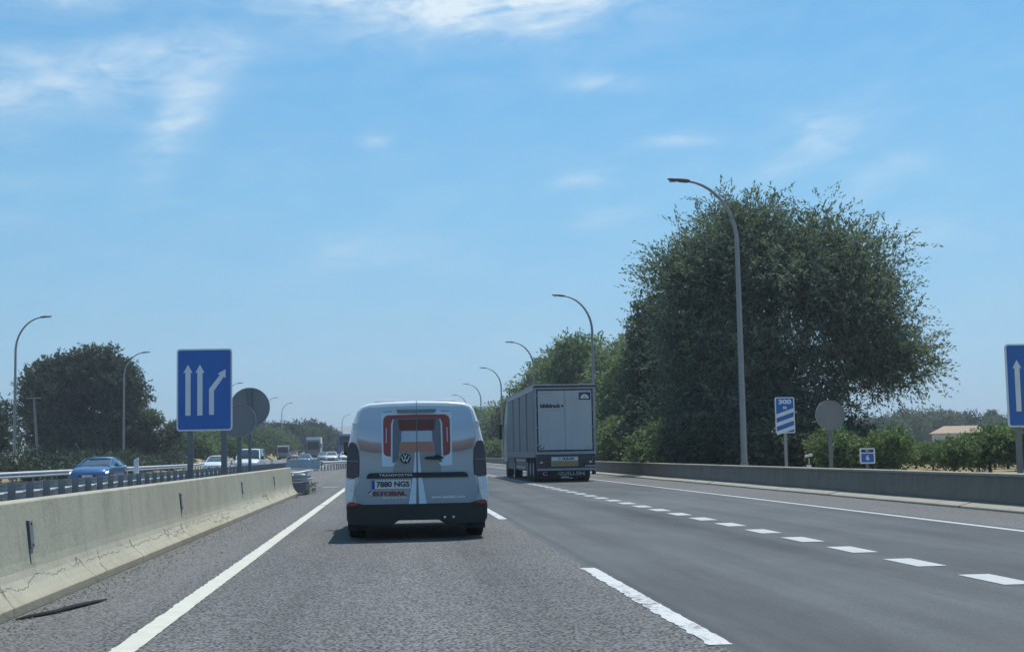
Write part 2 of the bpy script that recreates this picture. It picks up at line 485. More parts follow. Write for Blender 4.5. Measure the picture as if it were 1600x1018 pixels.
def ground_mat():
    m = bpy.data.materials.new('dry_field'); m.use_nodes = True
    N = NT(m.node_tree); b = m.node_tree.nodes['Principled BSDF']
    oc = N.node('ShaderNodeTexCoord').outputs['Object']
    n = N.noise(oc, .02, 6, .6); n2 = N.noise(oc, .9, 6, .7); n3 = N.noise(oc, 14, 4, .7)
    f = N.m('ADD', N.m('MULTIPLY', n, .4), N.m('ADD', N.m('MULTIPLY', n2, .35), N.m('MULTIPLY', n3, .25)))
    c = N.ramp(f, [(.34, (.13, .11, .06)), (.47, (.30, .235, .13)), (.58, (.43, .34, .19)), (.7, (.22, .20, .10))])
    N.l.new(c, b.inputs['Base Color']); b.inputs['Roughness'].default_value = .95; b.inputs['Specular IOR Level'].default_value = .1
    bn = N.node('ShaderNodeBump'); bn.inputs['Strength'].default_value = .7; bn.inputs['Distance'].default_value = .06
    N.l.new(n3, bn.inputs['Height']); N.l.new(bn.outputs[0], b.inputs['Normal'])
    return m


M['ground'] = ground_mat()
gx = [-9000, -4000, -1500, -600, -300, -150, -90, -60, -45, -35, -30, -27, -25, -24, -23, -22, -21.5, -20, -15, -10, -8, -7, -6.4, -5.8, -5.2, -4.6, -4, -2, 3, 8, 11.3, 14, 20, 40, 80, 150, 300, 600, 1500, 4000, 9000]
gy = [-200, -60, -20, 0, 30, 60, 90, 120, 130, 140, 150, 160, 170, 180, 190, 200, 215, 230, 250, 275, 300, 330, 360, 400, 440, 480, 600, 900, 1600, 3000, 5000, 9000]
tag(grid_sheet('ground', gx, gy, lambda x, y: zt(x, y) - .05, M['ground']), kind='structure')

ry = [-12, 0, 10, 25, 50, 100, 200, 300, 450, 700]
road = tag(grid_sheet('road', [-2.0, -1.0, 0, 1, 2.0], ry, lambda x, y: 0.0, M['road_old']), kind='structure')
road2 = tag(grid_sheet('slip_lane', [2.0, 4, 6, 8, 8.9], ry, lambda x, y: 0.0, M['road_new']), kind='structure')
tag(grid_sheet('shoulder', [8.9, 9.8, 10.75], ry, lambda x, y: 0.0, M['shoulder']), kind='structure')
tag(grid_sheet('inner_shoulder', [-3.4, -2.6, -2.0], ry, lambda x, y: 0.0, M['shoulder']), kind='structure')
oy = [-12, 0, 20, 40, 60, 80, 100, 120, 130, 140, 150, 160, 170, 180, 190, 200, 215, 230, 250, 275, 300, 330, 360, 400, 440, 480, 700]
tag(grid_sheet('median', [-7.0, -6.4, -5.8, -5.2, -4.6, -4.0, -3.4], oy, lambda x, y: zt(x, y) - .004, M['median']), kind='structure')
opp = tag(grid_sheet('opposing_road', [-20.6, -17, -13, -10, -7.0], oy, lambda x, y: zt(x, y) + .012, M['opp_road']), kind='structure')


def strips(name, rects, m, parent, z=.0045, wob=0.0, zf=None, seed=1):
    rnd = random.Random(seed); mb = MB()
    for (x0, x1, y0, y1) in rects:
        ny = max(1, int((y1 - y0) / (.08 if wob else 20))) if wob else max(1, int((y1 - y0) / 12))
        pts = []
        for i in range(ny + 1):
            y = y0 + (y1 - y0) * i / ny
            w = wob * (rnd.random() - .5) if wob else 0
            zz = z + (zf(x0, y) if zf else 0)
            pts.append(((x0 + w, y, zz), (x1 + w * .4, y, zz)))
        vs = [p for q in pts for p in q]
        fs = [(2 * i, 2 * i + 1, 2 * i + 3, 2 * i + 2) for i in range(ny)]
        mb.add(vs, fs)
    me = mb.mesh(name, m, fix=False)
    return link(name, me, parent)


strips('edge_line', [(-1.79, -1.62, 2, 35)], M['paint_cream'], road, wob=.02)
strips('edge_line', [(-1.79, -1.62, 35.2, 600)], M['paint_cream'], road)
d0 = 8.62
strips('dashed_line', [(1.93, 2.08, d0 - 17, d0 - 11.2), (1.93, 2.08, d0, d0 + 5.9)], M['paint_worn'], road, wob=.03, seed=4)
strips('dashed_line', [(1.93, 2.08, d0 + 17 * k, d0 + 5.6 + 17 * k) for k in range(1, 22)], M['paint_worn'], road)
strips('short_dashed_line', [(5.19, 5.49, 8.25 + 1.975 * k - .5, 8.25 + 1.975 * k + .5) for k in range(-4, 45)] + [(5.19, 5.49, 97, 320)], M['paint'], road2)
strips('edge_line', [(8.53, 8.68, 2, 600)], M['paint'], road2)
strips('edge_line', [(-20.0, -19.85, 5, 480), (-7.6, -7.45, 5, 480)], M['paint'], opp, z=.018, zf=zt)
strips('dashed_line', [(-11.6, -11.45, 8 + 17 * k, 13 + 17 * k) for k in range(26)] + [(-15.3, -15.15, 8 + 17 * k, 13 + 17 * k) for k in range(26)], M['paint'], opp, z=.018, zf=zt)

# bank of dry grass beyond the other carriageway is part of the ground sheet; hills all round
M['hill'] = mat('dry_hills', (.21, .19, .125), .95, var=.35, vscale=.004, dirt=(.07, .085, .05))
rnd = random.Random(7)
hv = []; HN = 180
ph = [rnd.random() * 6.28 for _ in range(8)]
for ring, (dist, hf) in enumerate(((2300, 0.0), (2900, .55), (3600, 1.0), (5200, .95))):
    for i in range(HN):
        a = 2 * math.pi * i / HN
        h = 62 + 13 * math.sin(3 * a + ph[0]) + 8 * math.sin(7 * a + ph[1]) + 4 * math.sin(17 * a + ph[2]) + 3 * math.sin(31 * a + ph[3]) + rnd.uniform(-1.5, 1.5)
        hv.append((math.sin(a) * dist, math.cos(a) * dist, -1 + h * hf * (1 if ring < 3 else 1.15)))
hf_ = [(r * HN + i, r * HN + (i + 1) % HN, (r + 1) * HN + (i + 1) % HN, (r + 1) * HN + i) for r in range(3) for i in range(HN)]
me = bpy.data.meshes.new('hills'); me.from_pydata(hv, [], hf_); me.materials.append(M['hill'])
me.polygons.foreach_set('use_smooth', [True] * len(hf_))
tag(link('hills', me), kind='structure')


# ------------------------------------------------------------------ concrete barrier on the left
def barrier():
    root = tag(empty('concrete_barrier', (-3.22, 20, 0)), 'long pale concrete median barrier with cracked sloping foot on the left shoulder', 'barrier')
    hp = [(.30, 0), (.30, .075), (.245, .13), (.20, .185), (.165, .24), (.142, .30), (.128, .37), (.118, .45), (.075, .86), (.055, .875)]
    prof = [(-x, z) for x, z in hp] + list(reversed(hp))
    ys = [-32 + i * .5 for i in range(int((24.6 + 32) / .5) + 1)]
    r = random.Random(3)
    rings = []
    for y in ys:
        j = r.uniform(-.003, .003)
        rings.append([(x + j, y, z) for x, z in prof])
    MB().loft(rings).build('casting', M['concrete'], root, bevel=.006)
    for y in (-7.5, 1.2, 9.75, 17.8):
        # dark joint with a bolted cover plate
        fx = lambda z: (.118 - .043 * (z - .45) / .41) if z > .45 else .118 + (.45 - z) * .15
        g = MB(); g.loft([[(fx(.33) - .01, y - .075, .33), (fx(.33) + .003, y - .075, .33), (fx(.33) + .003, y - .055, .33), (fx(.33) - .01, y - .055, .33)],
                          [(fx(.70) - .01, y - .095, .70), (fx(.70) + .003, y - .095, .70), (fx(.70) + .003, y - .05, .70), (fx(.70) - .01, y - .05, .70)]])
        g.build('joint_gap', M['ink'], root)
        p = MB(); p.loft([[(fx(z) + .003, y - .045, z), (fx(z) + .018, y - .045, z), (fx(z) + .018, y + .07, z), (fx(z) + .003, y + .07, z)] for z in (.46, .70)])
        pl = p.build('joint_plate', M['sign_back'], root, bevel=.003)
        for z in (.49, .67):
            MB().cyl((fx(z) + .018, y + .012, z), .009, 0, .008, 'x', 8).build('bolt', M['ink'], pl)
    # a low widened foot of set mortar at the far end
    return root


barrier()
# steel transition beams wrapped round the barrier's far end
cc = tag(empty('crash_cushion', (-3.0, 45.0, 0)), 'bent double steel beam end piece wrapped round the end of the concrete barrier', 'guardrail end')


def wbeam(path, zc, h=.31, n_off=1, mb=None, deep=.08):
    """double-wave beam along a path of (x,y); n_off side to which the waves bulge"""
    mb = mb or MB()
    prof = [(0, -.5), (.6, -.42), (1, -.27), (.9, -.18), (.15, -.06), (0, 0), (.15, .06), (.9, .18), (1, .27), (.6, .42), (0, .5)]
    rings = []
    for i, p in enumerate(path):
        a = Vector(path[max(i - 1, 0)][:2]); b = Vector(path[min(i + 1, len(path) - 1)][:2])
        t = (b - a).normalized(); nrm = Vector((t.y, -t.x)) * n_off
        z = zc + (p[2] if len(p) > 2 else 0)
        fr = [(p[0] + nrm.x * o * deep, p[1] + nrm.y * o * deep, z + q * h) for o, q in prof]
        bk = [(p[0] + nrm.x * (o * deep - .006), p[1] + nrm.y * (o * deep - .006), z + q * h) for o, q in reversed(prof)]
        rings.append(fr + bk)
    mb.loft(rings)
    return mb


MB().tube([(-.14, -.60, .70), (-.02, -.46, .69), (.14, -.42, .70), (.33, -.32, .745), (.40, .2, .76), (.40, 1.6, .74)], .035, 8).build('upper_beam', M['steel_lit'], cc, True)
wbeam([(-.12, -.42), (.14, -.36), (.30, -.24), (.34, .2), (.34, 1.6)], .56, .22).build('middle_beam', M['rail'], cc)
MB().tube([(-.10, -.55, .41), (.14, -.42, .41), (.33, -.30, .45), (.38, .2, .46), (.38, 1.6, .44)], .025, 8).build('lower_beam', M['steel_lit'], cc, True)
MB().box(-.2, .31, -.1, 1.4, .02, .72).build('shadow_core', M['steel_dark'], cc, bevel=.02)  # dark box standing for the black shadow behind the beams
MB().box(-.3, .25, -.38, 2.0, 0, .07).build('concrete_foot', M['kerb_conc'], cc, bevel=.02)

# ------------------------------------------------------------------ right-hand wall and kerb
wl = tag(empty('parapet_wall', (11.05, 100, 0)), 'low grey concrete wall running along the right shoulder', 'wall')
ys = [-110 + i * 3.0 for i in range(171)]
r_ = random.Random(5)
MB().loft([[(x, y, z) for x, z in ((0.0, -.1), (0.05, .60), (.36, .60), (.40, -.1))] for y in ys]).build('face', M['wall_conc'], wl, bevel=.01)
cop = MB()
for i in range(130):
    y0 = -110 + i * 4.0
    cop.box(.02, .39, y0 + .01, y0 + 3.985, .602, .652 + r_.uniform(-.003, .003))
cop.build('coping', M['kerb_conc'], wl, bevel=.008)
kb = tag(empty('kerb', (10.75, 100, 0)), kind='structure'); kb['label'] = 'pale concrete kerb at the foot of the right wall'
km = MB()
for i in range(100):
    y0 = -110 + i * 4.0 + r_.uniform(-.02, .02)
    dx = r_.uniform(-.012, .012)
    h_ = r_.uniform(-.005, .005); km.prism([(dx - .04, -.02), (dx - .04, .035 + h_), (dx - .02, .05 + h_), (.298, .115 + h_), (.298, -.02)], y0, y0 + 3.95)
kbo = km.build('kerb_stones', M['kerb_conc'], kb, bevel=.015)
tag(kb, kind='structure')


# ------------------------------------------------------------------ guardrails
def ibeam_post(h, w=.1, d=.055):
    mb = MB()
    mb.prism([(-w / 2, -d), (w / 2, -d), (w / 2, -d + .008), (-w / 2 + .008, -d + .008), (-w / 2 + .008, d - .008), (w / 2, d - .008), (w / 2, d), (-w / 2, d)], 0, h, 'z')
    return mb


def guardrail(label, pts, spacing, side, h=.85, dense=1, group=None, two=False, post_m='rail_post', bot=None, zf=None):
    """pts: (x,y) polyline; side: which side of the posts the beam sits (+1: right when looking along pts)"""
    x0, y0 = pts[0]
    zf = zf or (lambda x, y: zt(x, y))
    root = tag(empty('guardrail', (x0, y0, 0)), label, 'guardrail', group)
    P = [Vector(p) for p in pts]; L = [0]
    for a, b in zip(P, P[1:]): L.append(L[-1] + (b - a).length)

    def at(s):
        for i in range(len(P) - 1):
            if s <= L[i + 1] or i == len(P) - 2:
                t = (s - L[i]) / (L[i + 1] - L[i]); return P[i].lerp(P[i + 1], t)
    pm = ibeam_post(h + .3, .09).mesh('post', M[post_m]); s = 0.0
    while s <= L[-1]:
        p = at(s)
        link('post', pm, root, loc=(p.x - x0, p.y - y0, zf(p.x, p.y) - .3))
        s += spacing
    step = 4.0; path = []; s = 0.0
    while s < L[-1] + .01:
        p = at(min(s, L[-1])); path.append((p, zf(p.x, p.y))); s += step
    def off(k, dz):
        out = []
        for i, (p, z) in enumerate(path):
            t = (path[min(i + 1, len(path) - 1)][0] - path[max(i - 1, 0)][0]).normalized()
            n = Vector((t.y, -t.x)) * k
            out.append((p.x - x0 + n.x, p.y - y0 + n.y, z + dz))
        return out
    wbeam(off(side * .07, 0), h - .16, .31, side, deep=.11).build('beam', M['rail'], root)
    if two: wbeam(off(-side * .09, 0), h - .17, .31, -side).build('beam', M['steel_lit'], root, True)
    if bot: wbeam(off(side * .10, 0), bot, .22, side, deep=.05).build('lower_beam', M['steel'], root, True)
    return root


guardrail('galvanised guardrail with closely set posts just behind the concrete barrier', [(-5.6, 19.3), (-5.6, 40), (-5.6, 60), (-5.75, 78)], 1.05, -1, h=.90)
guardrail('steel guardrail along the far edge of the opposing carriageway under the dark trees', [(-18.3, 38), (-18.3, 90), (-18.3, 130), (-20.8, 165), (-21.4, 200)], 4.0, 1, h=.74)
guardrail('double sided guardrail with dense posts continuing beyond the median gate', [(-5.85, 118.5), (-5.0, 128), (-4.5, 139), (-4.25, 160), (-4.2, 230)], 2.0, 1, h=.78, two=True, zf=lambda x, y: 0.0)

# median gate of pale blue sheet panels
gt = tag(empty('median_gate', (-10.15, 138, 0)), 'pale blue ribbed metal median gate between the two guardrails', 'gate')
ga, gb_ = Vector((-10.15, 138)), Vector((-5.95, 117.3)); gd = (gb_ - ga); gl = gd.length; gn = gd.normalized(); gp = Vector((gn.y, -gn.x))
M['gate'] = mat('pale_blue_sheet', (.30, .45, .52), .4, .25, var=.25, vscale=1.4, dirt=(.2, .26, .28), stretch=(1, 1, .25))
for k in range(9):
    mb = MB(); a = gl * k / 9 + .04; b = gl * (k + 1) / 9 - .04; n = 12
    fr, bk = [], []
    for i in range(n * 2 + 1):
        s = a + (b - a) * i / (n * 2); o = .035 if i % 2 else -.035
        p = gn * s + gp * o; fr.append((p.x, p.y))
    rings = [[(x, y, z) for x, y in fr] + [(x - gp.x * .01, y - gp.y * .01, z) for x, y in reversed(fr)] for z in (.17, .96)]
    mb.loft(rings); mb.build('panel', M['gate'], gt)
    p = gn * (gl * k / 9)
    MB().tube([(p.x, p.y, 0), (p.x, p.y, 1.02)], .045, 8).build('post', M['steel'], gt)
fr = [gn * s + gp * .09 for s in (0, gl)]
mb = MB(); mb.loft([[(p.x - gp.x * .03, p.y - gp.y * .03, z0) for z0 in (.02, .15)] + [(p.x + gp.x * .05, p.y + gp.y * .05, z0) for z0 in (.15, .02)] for p in fr]); mb.build('base_rail', M['steel_lit'], gt)


# ------------------------------------------------------------------ street lamps
def make_lamp():
    root = empty('street_lamp')
    mb = MB(); path = [(0, 0, 0), (0, 0, 3), (0, 0, 6), (0, 0, 8.7)]; rad = [.125, .112, .098, .085]
    for k in range(1, 12):          # swept arm reaching 2.2 m out over the road
        t = math.radians(82 * k / 11)
        path.append((-2.05 * (1 - math.cos(t)), 0, 8.7 + 2.35 * math.sin(t))); rad.append(.085 - .04 * k / 11)
    mb.tube(path, rad, 10); mb.build('pole', M['pole'], root, True)
    MB().box(-.2, .2, -.2, .2, -.02, .03).cyl((0, 0, 0), .15, .03, .5, 'z', 10).build('base_plate', M['pole'], root)
    h = MB(); rings = []
    for (t, w, u, d) in ((0, .05, .045, .04), (.12, .12, .07, .06), (.38, .13, .07, .06), (.5, .15, .04, .035), (.78, .12, .02, .03), (.85, .06, .01, .01)):
        x = -1.72 - t; z = 11.03 + t * .10
        rings.append([(x, -w, z - d), (x, w, z - d), (x, w, z + u * .5), (x, w * .5, z + u), (x, -w * .5, z + u), (x, -w, z + u * .5)])
    h.loft(rings); hd = h.build('lamp_head', M['head'], root, True)
    MB().box(-2.5, -2.26, -.09, .09, 11.005, 11.028).build('lens', M['sign_rim'], hd)
    return root


lamp0 = make_lamp()
LY = [51.2, 89.5, 127.2, 165.4, 203.5, 241, 279, 317]
words = ['nearest of the right hand lamps, in front of the big elm', 'second lamp on the right, just above the truck trailer', 'third lamp on the right, rising left of the truck top',
         'fourth lamp on the right, between van and truck', 'fifth lamp on the right, next to the van roof', 'sixth lamp on the right, arm just over the van roof corner',
         'seventh lamp on the right, hidden mostly by the van', 'eighth lamp on the right, hidden mostly by the van']
for i, y in enumerate(LY[:7]):
    o = lamp0 if i == 0 else copy_tree(lamp0)
    o.location = (13.0, y, .2); o['label'] = 'curved steel street lamp, ' + words[i]; o['category'] = 'street lamp'; o['group'] = 'street lamps behind the right wall'
LL = [(-27.2, 104.5, 'leftmost lamp beside the dark round tree'), (-26.6, 143, 'lamp in front of the dark round tree'), (-26.0, 226, 'lamp behind the left blue lane sign'),
      (-25.3, 287, 'lamp just right of the round sign backs'), (-24.6, 320, 'small lamp above the far woods left of centre'), (-13.9, 400, 'farthest lamp just left of the white van')]
for i, (x, y, w) in enumerate(LL):
    o = copy_tree(lamp0); o.location = (x, y, zt(x, y) * .7); o.rotation_euler = (0, 0, math.pi)
    o.scale = (1, 1, 1.06)
    o['label'] = 'curved street lamp beyond the opposing road, ' + w; o['category'] = 'street lamp'; o['group'] = 'street lamps of the opposing carriageway'
up = tag(empty('utility_pole', (-27.0, 110, 0), .1), 'thin leaning utility pole with a short crossbar before the dark round tree', 'utility pole')
MB().tube([(0.15, 0, 0), (0, 0, 3), (-.22, 0, 6.1)], [.12, .1, .07], 8).build('pole', M['steel_dark'], up)
MB().box(-.75, .3, -.05, .05, 6.0, 6.1).build('crossbar', M['steel_dark'], up)


# ------------------------------------------------------------------ signs
def lane_sign(loc, label, posts):
    root = tag(empty('lane_sign', loc), label, 'road sign', 'blue lane signs')
    w, h, z0 = 1.27, 1.9, 1.84
    p = MB(); p.prism(rrect(-w / 2, w / 2, z0, z0 + h, .07), .0, .04); p.build('panel', M['sign_white'], root)
    q = MB(); q.prism(rrect(-w / 2 + .035, w / 2 - .035, z0 + .035, z0 + h - .035, .05), -.004, -.001); q.build('blue_face', M['sign_blue'], root)
    W_, H_ = 383.0, 562.0                                 # the printed layout measured on the sign
    def S(x, y): return ((x - 265) / W_ * w, z0 + h - (y - 70) / H_ * h)
    for cx in (152, 234):
        a = MB(); a.prism([S(cx - 18, 527), S(cx + 18, 527), S(cx + 18, 232), S(cx + 32, 236), S(cx, 178), S(cx - 32, 236), S(cx - 18, 232)], -.008, -.005); a.build('arrow', M['sign_white'], root)
    a = MB(); a.prism([S(297, 523), S(331, 523), S(331, 360), S(398, 264), S(411, 274), S(411, 212), S(356, 243), S(372, 250), S(297, 347)], -.008, -.005); a.build('arrow', M['sign_white'], root)
    for x in posts:
        b = MB(); b.box(x - .065, x + .065, .045, .115, -.05, z0 + h - .2); b.build('post', M['sign_post'], root, bevel=.006)
    return root


lane_sign((-4.31, 33, .0), 'blue lane sign with three white arrows on two posts behind the left concrete barrier', (-.33, .44))
lane_sign((14.68, 31, -.27), 'blue lane sign with white arrows cut off by the right edge of the view', (-.38, .40))
# 300 m countdown board
s3 = tag(empty('countdown_sign', (13.12, 46, 0)), 'small blue 300 m countdown sign with three slanted white bars', 'road sign')
MB().prism(rrect(-.33, .33, 1.68, 2.88, .05), 0, .03).build('panel', M['sign_white'], s3)
MB().prism(rrect(-.295, .295, 1.715, 2.845, .035), -.004, -.001).build('blue_face', M['sign_blue'], s3)
for k in range(3):
    zc = 2.28 - k * .285 
    MB().prism([(-.295, zc - .02 - .075), (.295, max(zc + .18 - .075, 0)), (.295, zc + .18 + .055), (-.295, zc - .02 + .055)], -.007, -.0045).build('bar', M['sign_white'], s3)
text_obj('distance_text', '300', .20, M['sign_white'], s3, (0, -.006, 2.72), bold=.008, width=.44)
text_obj('unit_text', 'm', .17, M['sign_white'], s3, (0, -.006, 2.54), bold=.006)
MB().box(-.05, .05, .032, .082, -.05, 2.8).build('post', M['sign_rim'], s3, bevel=.005)


def round_sign(loc, r, zc, label, group=None, post_front=True, yaw=0.0, post_top=None):
    root = tag(empty('round_sign', loc, yaw), label, 'road sign', group)
    MB().cyl((0, 0, zc), r - .012, 0, .02, 'y', 40).build('disc', M['sign_back'], root)
    ring = MB(); n = 40; pts = [(math.cos(6.28318 * k / n), math.sin(6.28318 * k / n)) for k in range(n)]
    rings = [[(c * a, y, zc + s * a) for c, s in pts] for a, y in ((r, -.02), (r, .03), (r - .012, .03), (r - .012, -.02), (r, -.02))]
    ring.loft(rings, caps=False); ring.build('rim', M['sign_rim'], root)
    if post_front:
        MB().box(-.045, .045, -.08, -.022, -.05, zc + r * .93).build('post', M['sign_post'], root, bevel=.005)
    else:
        MB().box(-.06, .06, .03, .1, -.05, zc - .05).build('post', M['sign_post'], root, bevel=.005)
    return root


round_sign((-4.16, 42, 0), .585, 2.68, 'larger grey back of a round sign, upper one behind the left blue lane sign', 'round sign backs')
round_sign((-4.05, 38, 0), .45, 2.19, 'smaller grey back of a round sign, lower one at the blue lane sign edge', 'round sign backs', post_front=False)
round_sign((13.7, 43, 0), .465, 2.19, 'blank grey round sign disc on a post behind the right wall', 'round sign backs', post_front=False)
ks = tag(empty('kilometre_sign', (15.2, 44, 0)), 'small square blue road marker with the number 6 in front of the orchard', 'road sign')
MB().prism(rrect(-.25, .25, .64, 1.14, .05), 0, .025).build('panel', M['sign_white'], ks)
MB().prism(rrect(-.205, .205, .685, .965, .02), -.004, -.001).build('blue_face', M['sign_blue'], ks)
MB().prism(rrect(-.205, .205, 1.0, 1.095, .015), -.004, -.001).build('blue_band', M['navy'], ks)
text_obj('number_text', '6', .22, M['sign_white'], ks, (0, -.006, .825), bold=.008)
text_obj('road_text', 'M-1', .08, M['sign_white'], ks, (0, -.006, 1.047), bold=.002)
MB().box(-.03, .03, .027, .07, -.05, .7).build('post', M['sign_post'], ks)


def marker_post(loc, label, h=1.0, w=.11, white_all=False):
    root = tag(empty('delineator_post', loc), label, 'marker post', 'delineator posts')
    if white_all: w *= .85
    top = MB(); top.prism([(-w * (.62 if white_all else 1), h - .12), (w * (.62 if white_all else 1), h - .08), (w * (.62 if white_all else 1), h), (-w * (.62 if white_all else 1), h - .05)] if white_all else [(-w, h - .12), (w, h - .08), (w, h), (-w, h - .05)], -.04, .04)
    mb = MB(); mb.prism(rrect(-w * .62, w * .62, 0, h - .1, .02), -.03, .03); mb.build('body', M['ink_white'], root)
    top.build('cap', M['ink_white'], root)
    if not white_all:
        MB().box(-w * .66, w * .66, -.034, .034, h - .36, h - .1).build('black_band', M['ink'], root)
        MB().box(-.02, .02, -.038, -.0345, h - .34, h - .15).build('reflector', M['yellow'], root)
    return root


marker_post((13.57, 45, 0), 'white marker post with black band behind the right wall near the countdown sign', .99, .12)
marker_post((-5.78, 32.6, 0), 'plain white marker post standing over the left guardrail', 1.26, .10, True)
marker_post((-5.95, 71, 0), 'small white marker panel at the far end of the left guardrail', 1.13, .14, True)


# ------------------------------------------------------------------ the white van ahead
def livery_mat():
    m = bpy.data.materials.new('printed_livery'); m.use_nodes = True
    N = NT(m.node_tree); b = m.node_tree.nodes['Principled BSDF']
    oc = N.node('ShaderNodeTexCoord').outputs['Object']; x, y, z = N.xyz(oc)
    ang = N.m('ARCTAN2', N.m('SUBTRACT', z, 1.22), x)
    st = N.noise(N.comb(N.m('MULTIPLY', ang, 9), 0, 0), 1.0, 3, .6)
    zz = N.m('DIVIDE', N.m('SUBTRACT', N.m('ADD', z, N.m('MULTIPLY', N.m('ABSOLUTE', x), .015)), .5), 1.45)
    hill = N.m('MULTIPLY', N.m('EXPONENT', N.m('MULTIPLY', N.m('POWER', N.m('SUBTRACT', N.m('ABSOLUTE', x), .86), 2.0), -28.0)), .045)
    zz = N.m('SUBTRACT', zz, hill)
    c = N.ramp(zz, [(0, (.25, .285, .325)), (.25, (.32, .36, .40)), (.42, (.41, .42, .44)), (.50, (.38, .36, .35)), (.515, (.24, .15, .14)), (.555, (.38, .21, .17)), (.60, (.45, .29, .25)),
                    (.625, (.54, .62, .71)), (.75, (.42, .54, .70)), (1, (.48, .61, .76))])
    low = N.m('LESS_THAN', z, 1.2)
    c = N.mix(N.m('MULTIPLY', N.m('MULTIPLY', N.m('SUBTRACT', st, .45, clamp=True), low), 1.2, clamp=True), c, (.36, .35, .34))
    N.l.new(c, b.inputs['Base Color']); b.inputs['Roughness'].default_value = .28; b.inputs['Coat Weight'].default_value = .5; b.inputs['Coat Roughness'].default_value = .05
    return m


M['livery'] = livery_mat()


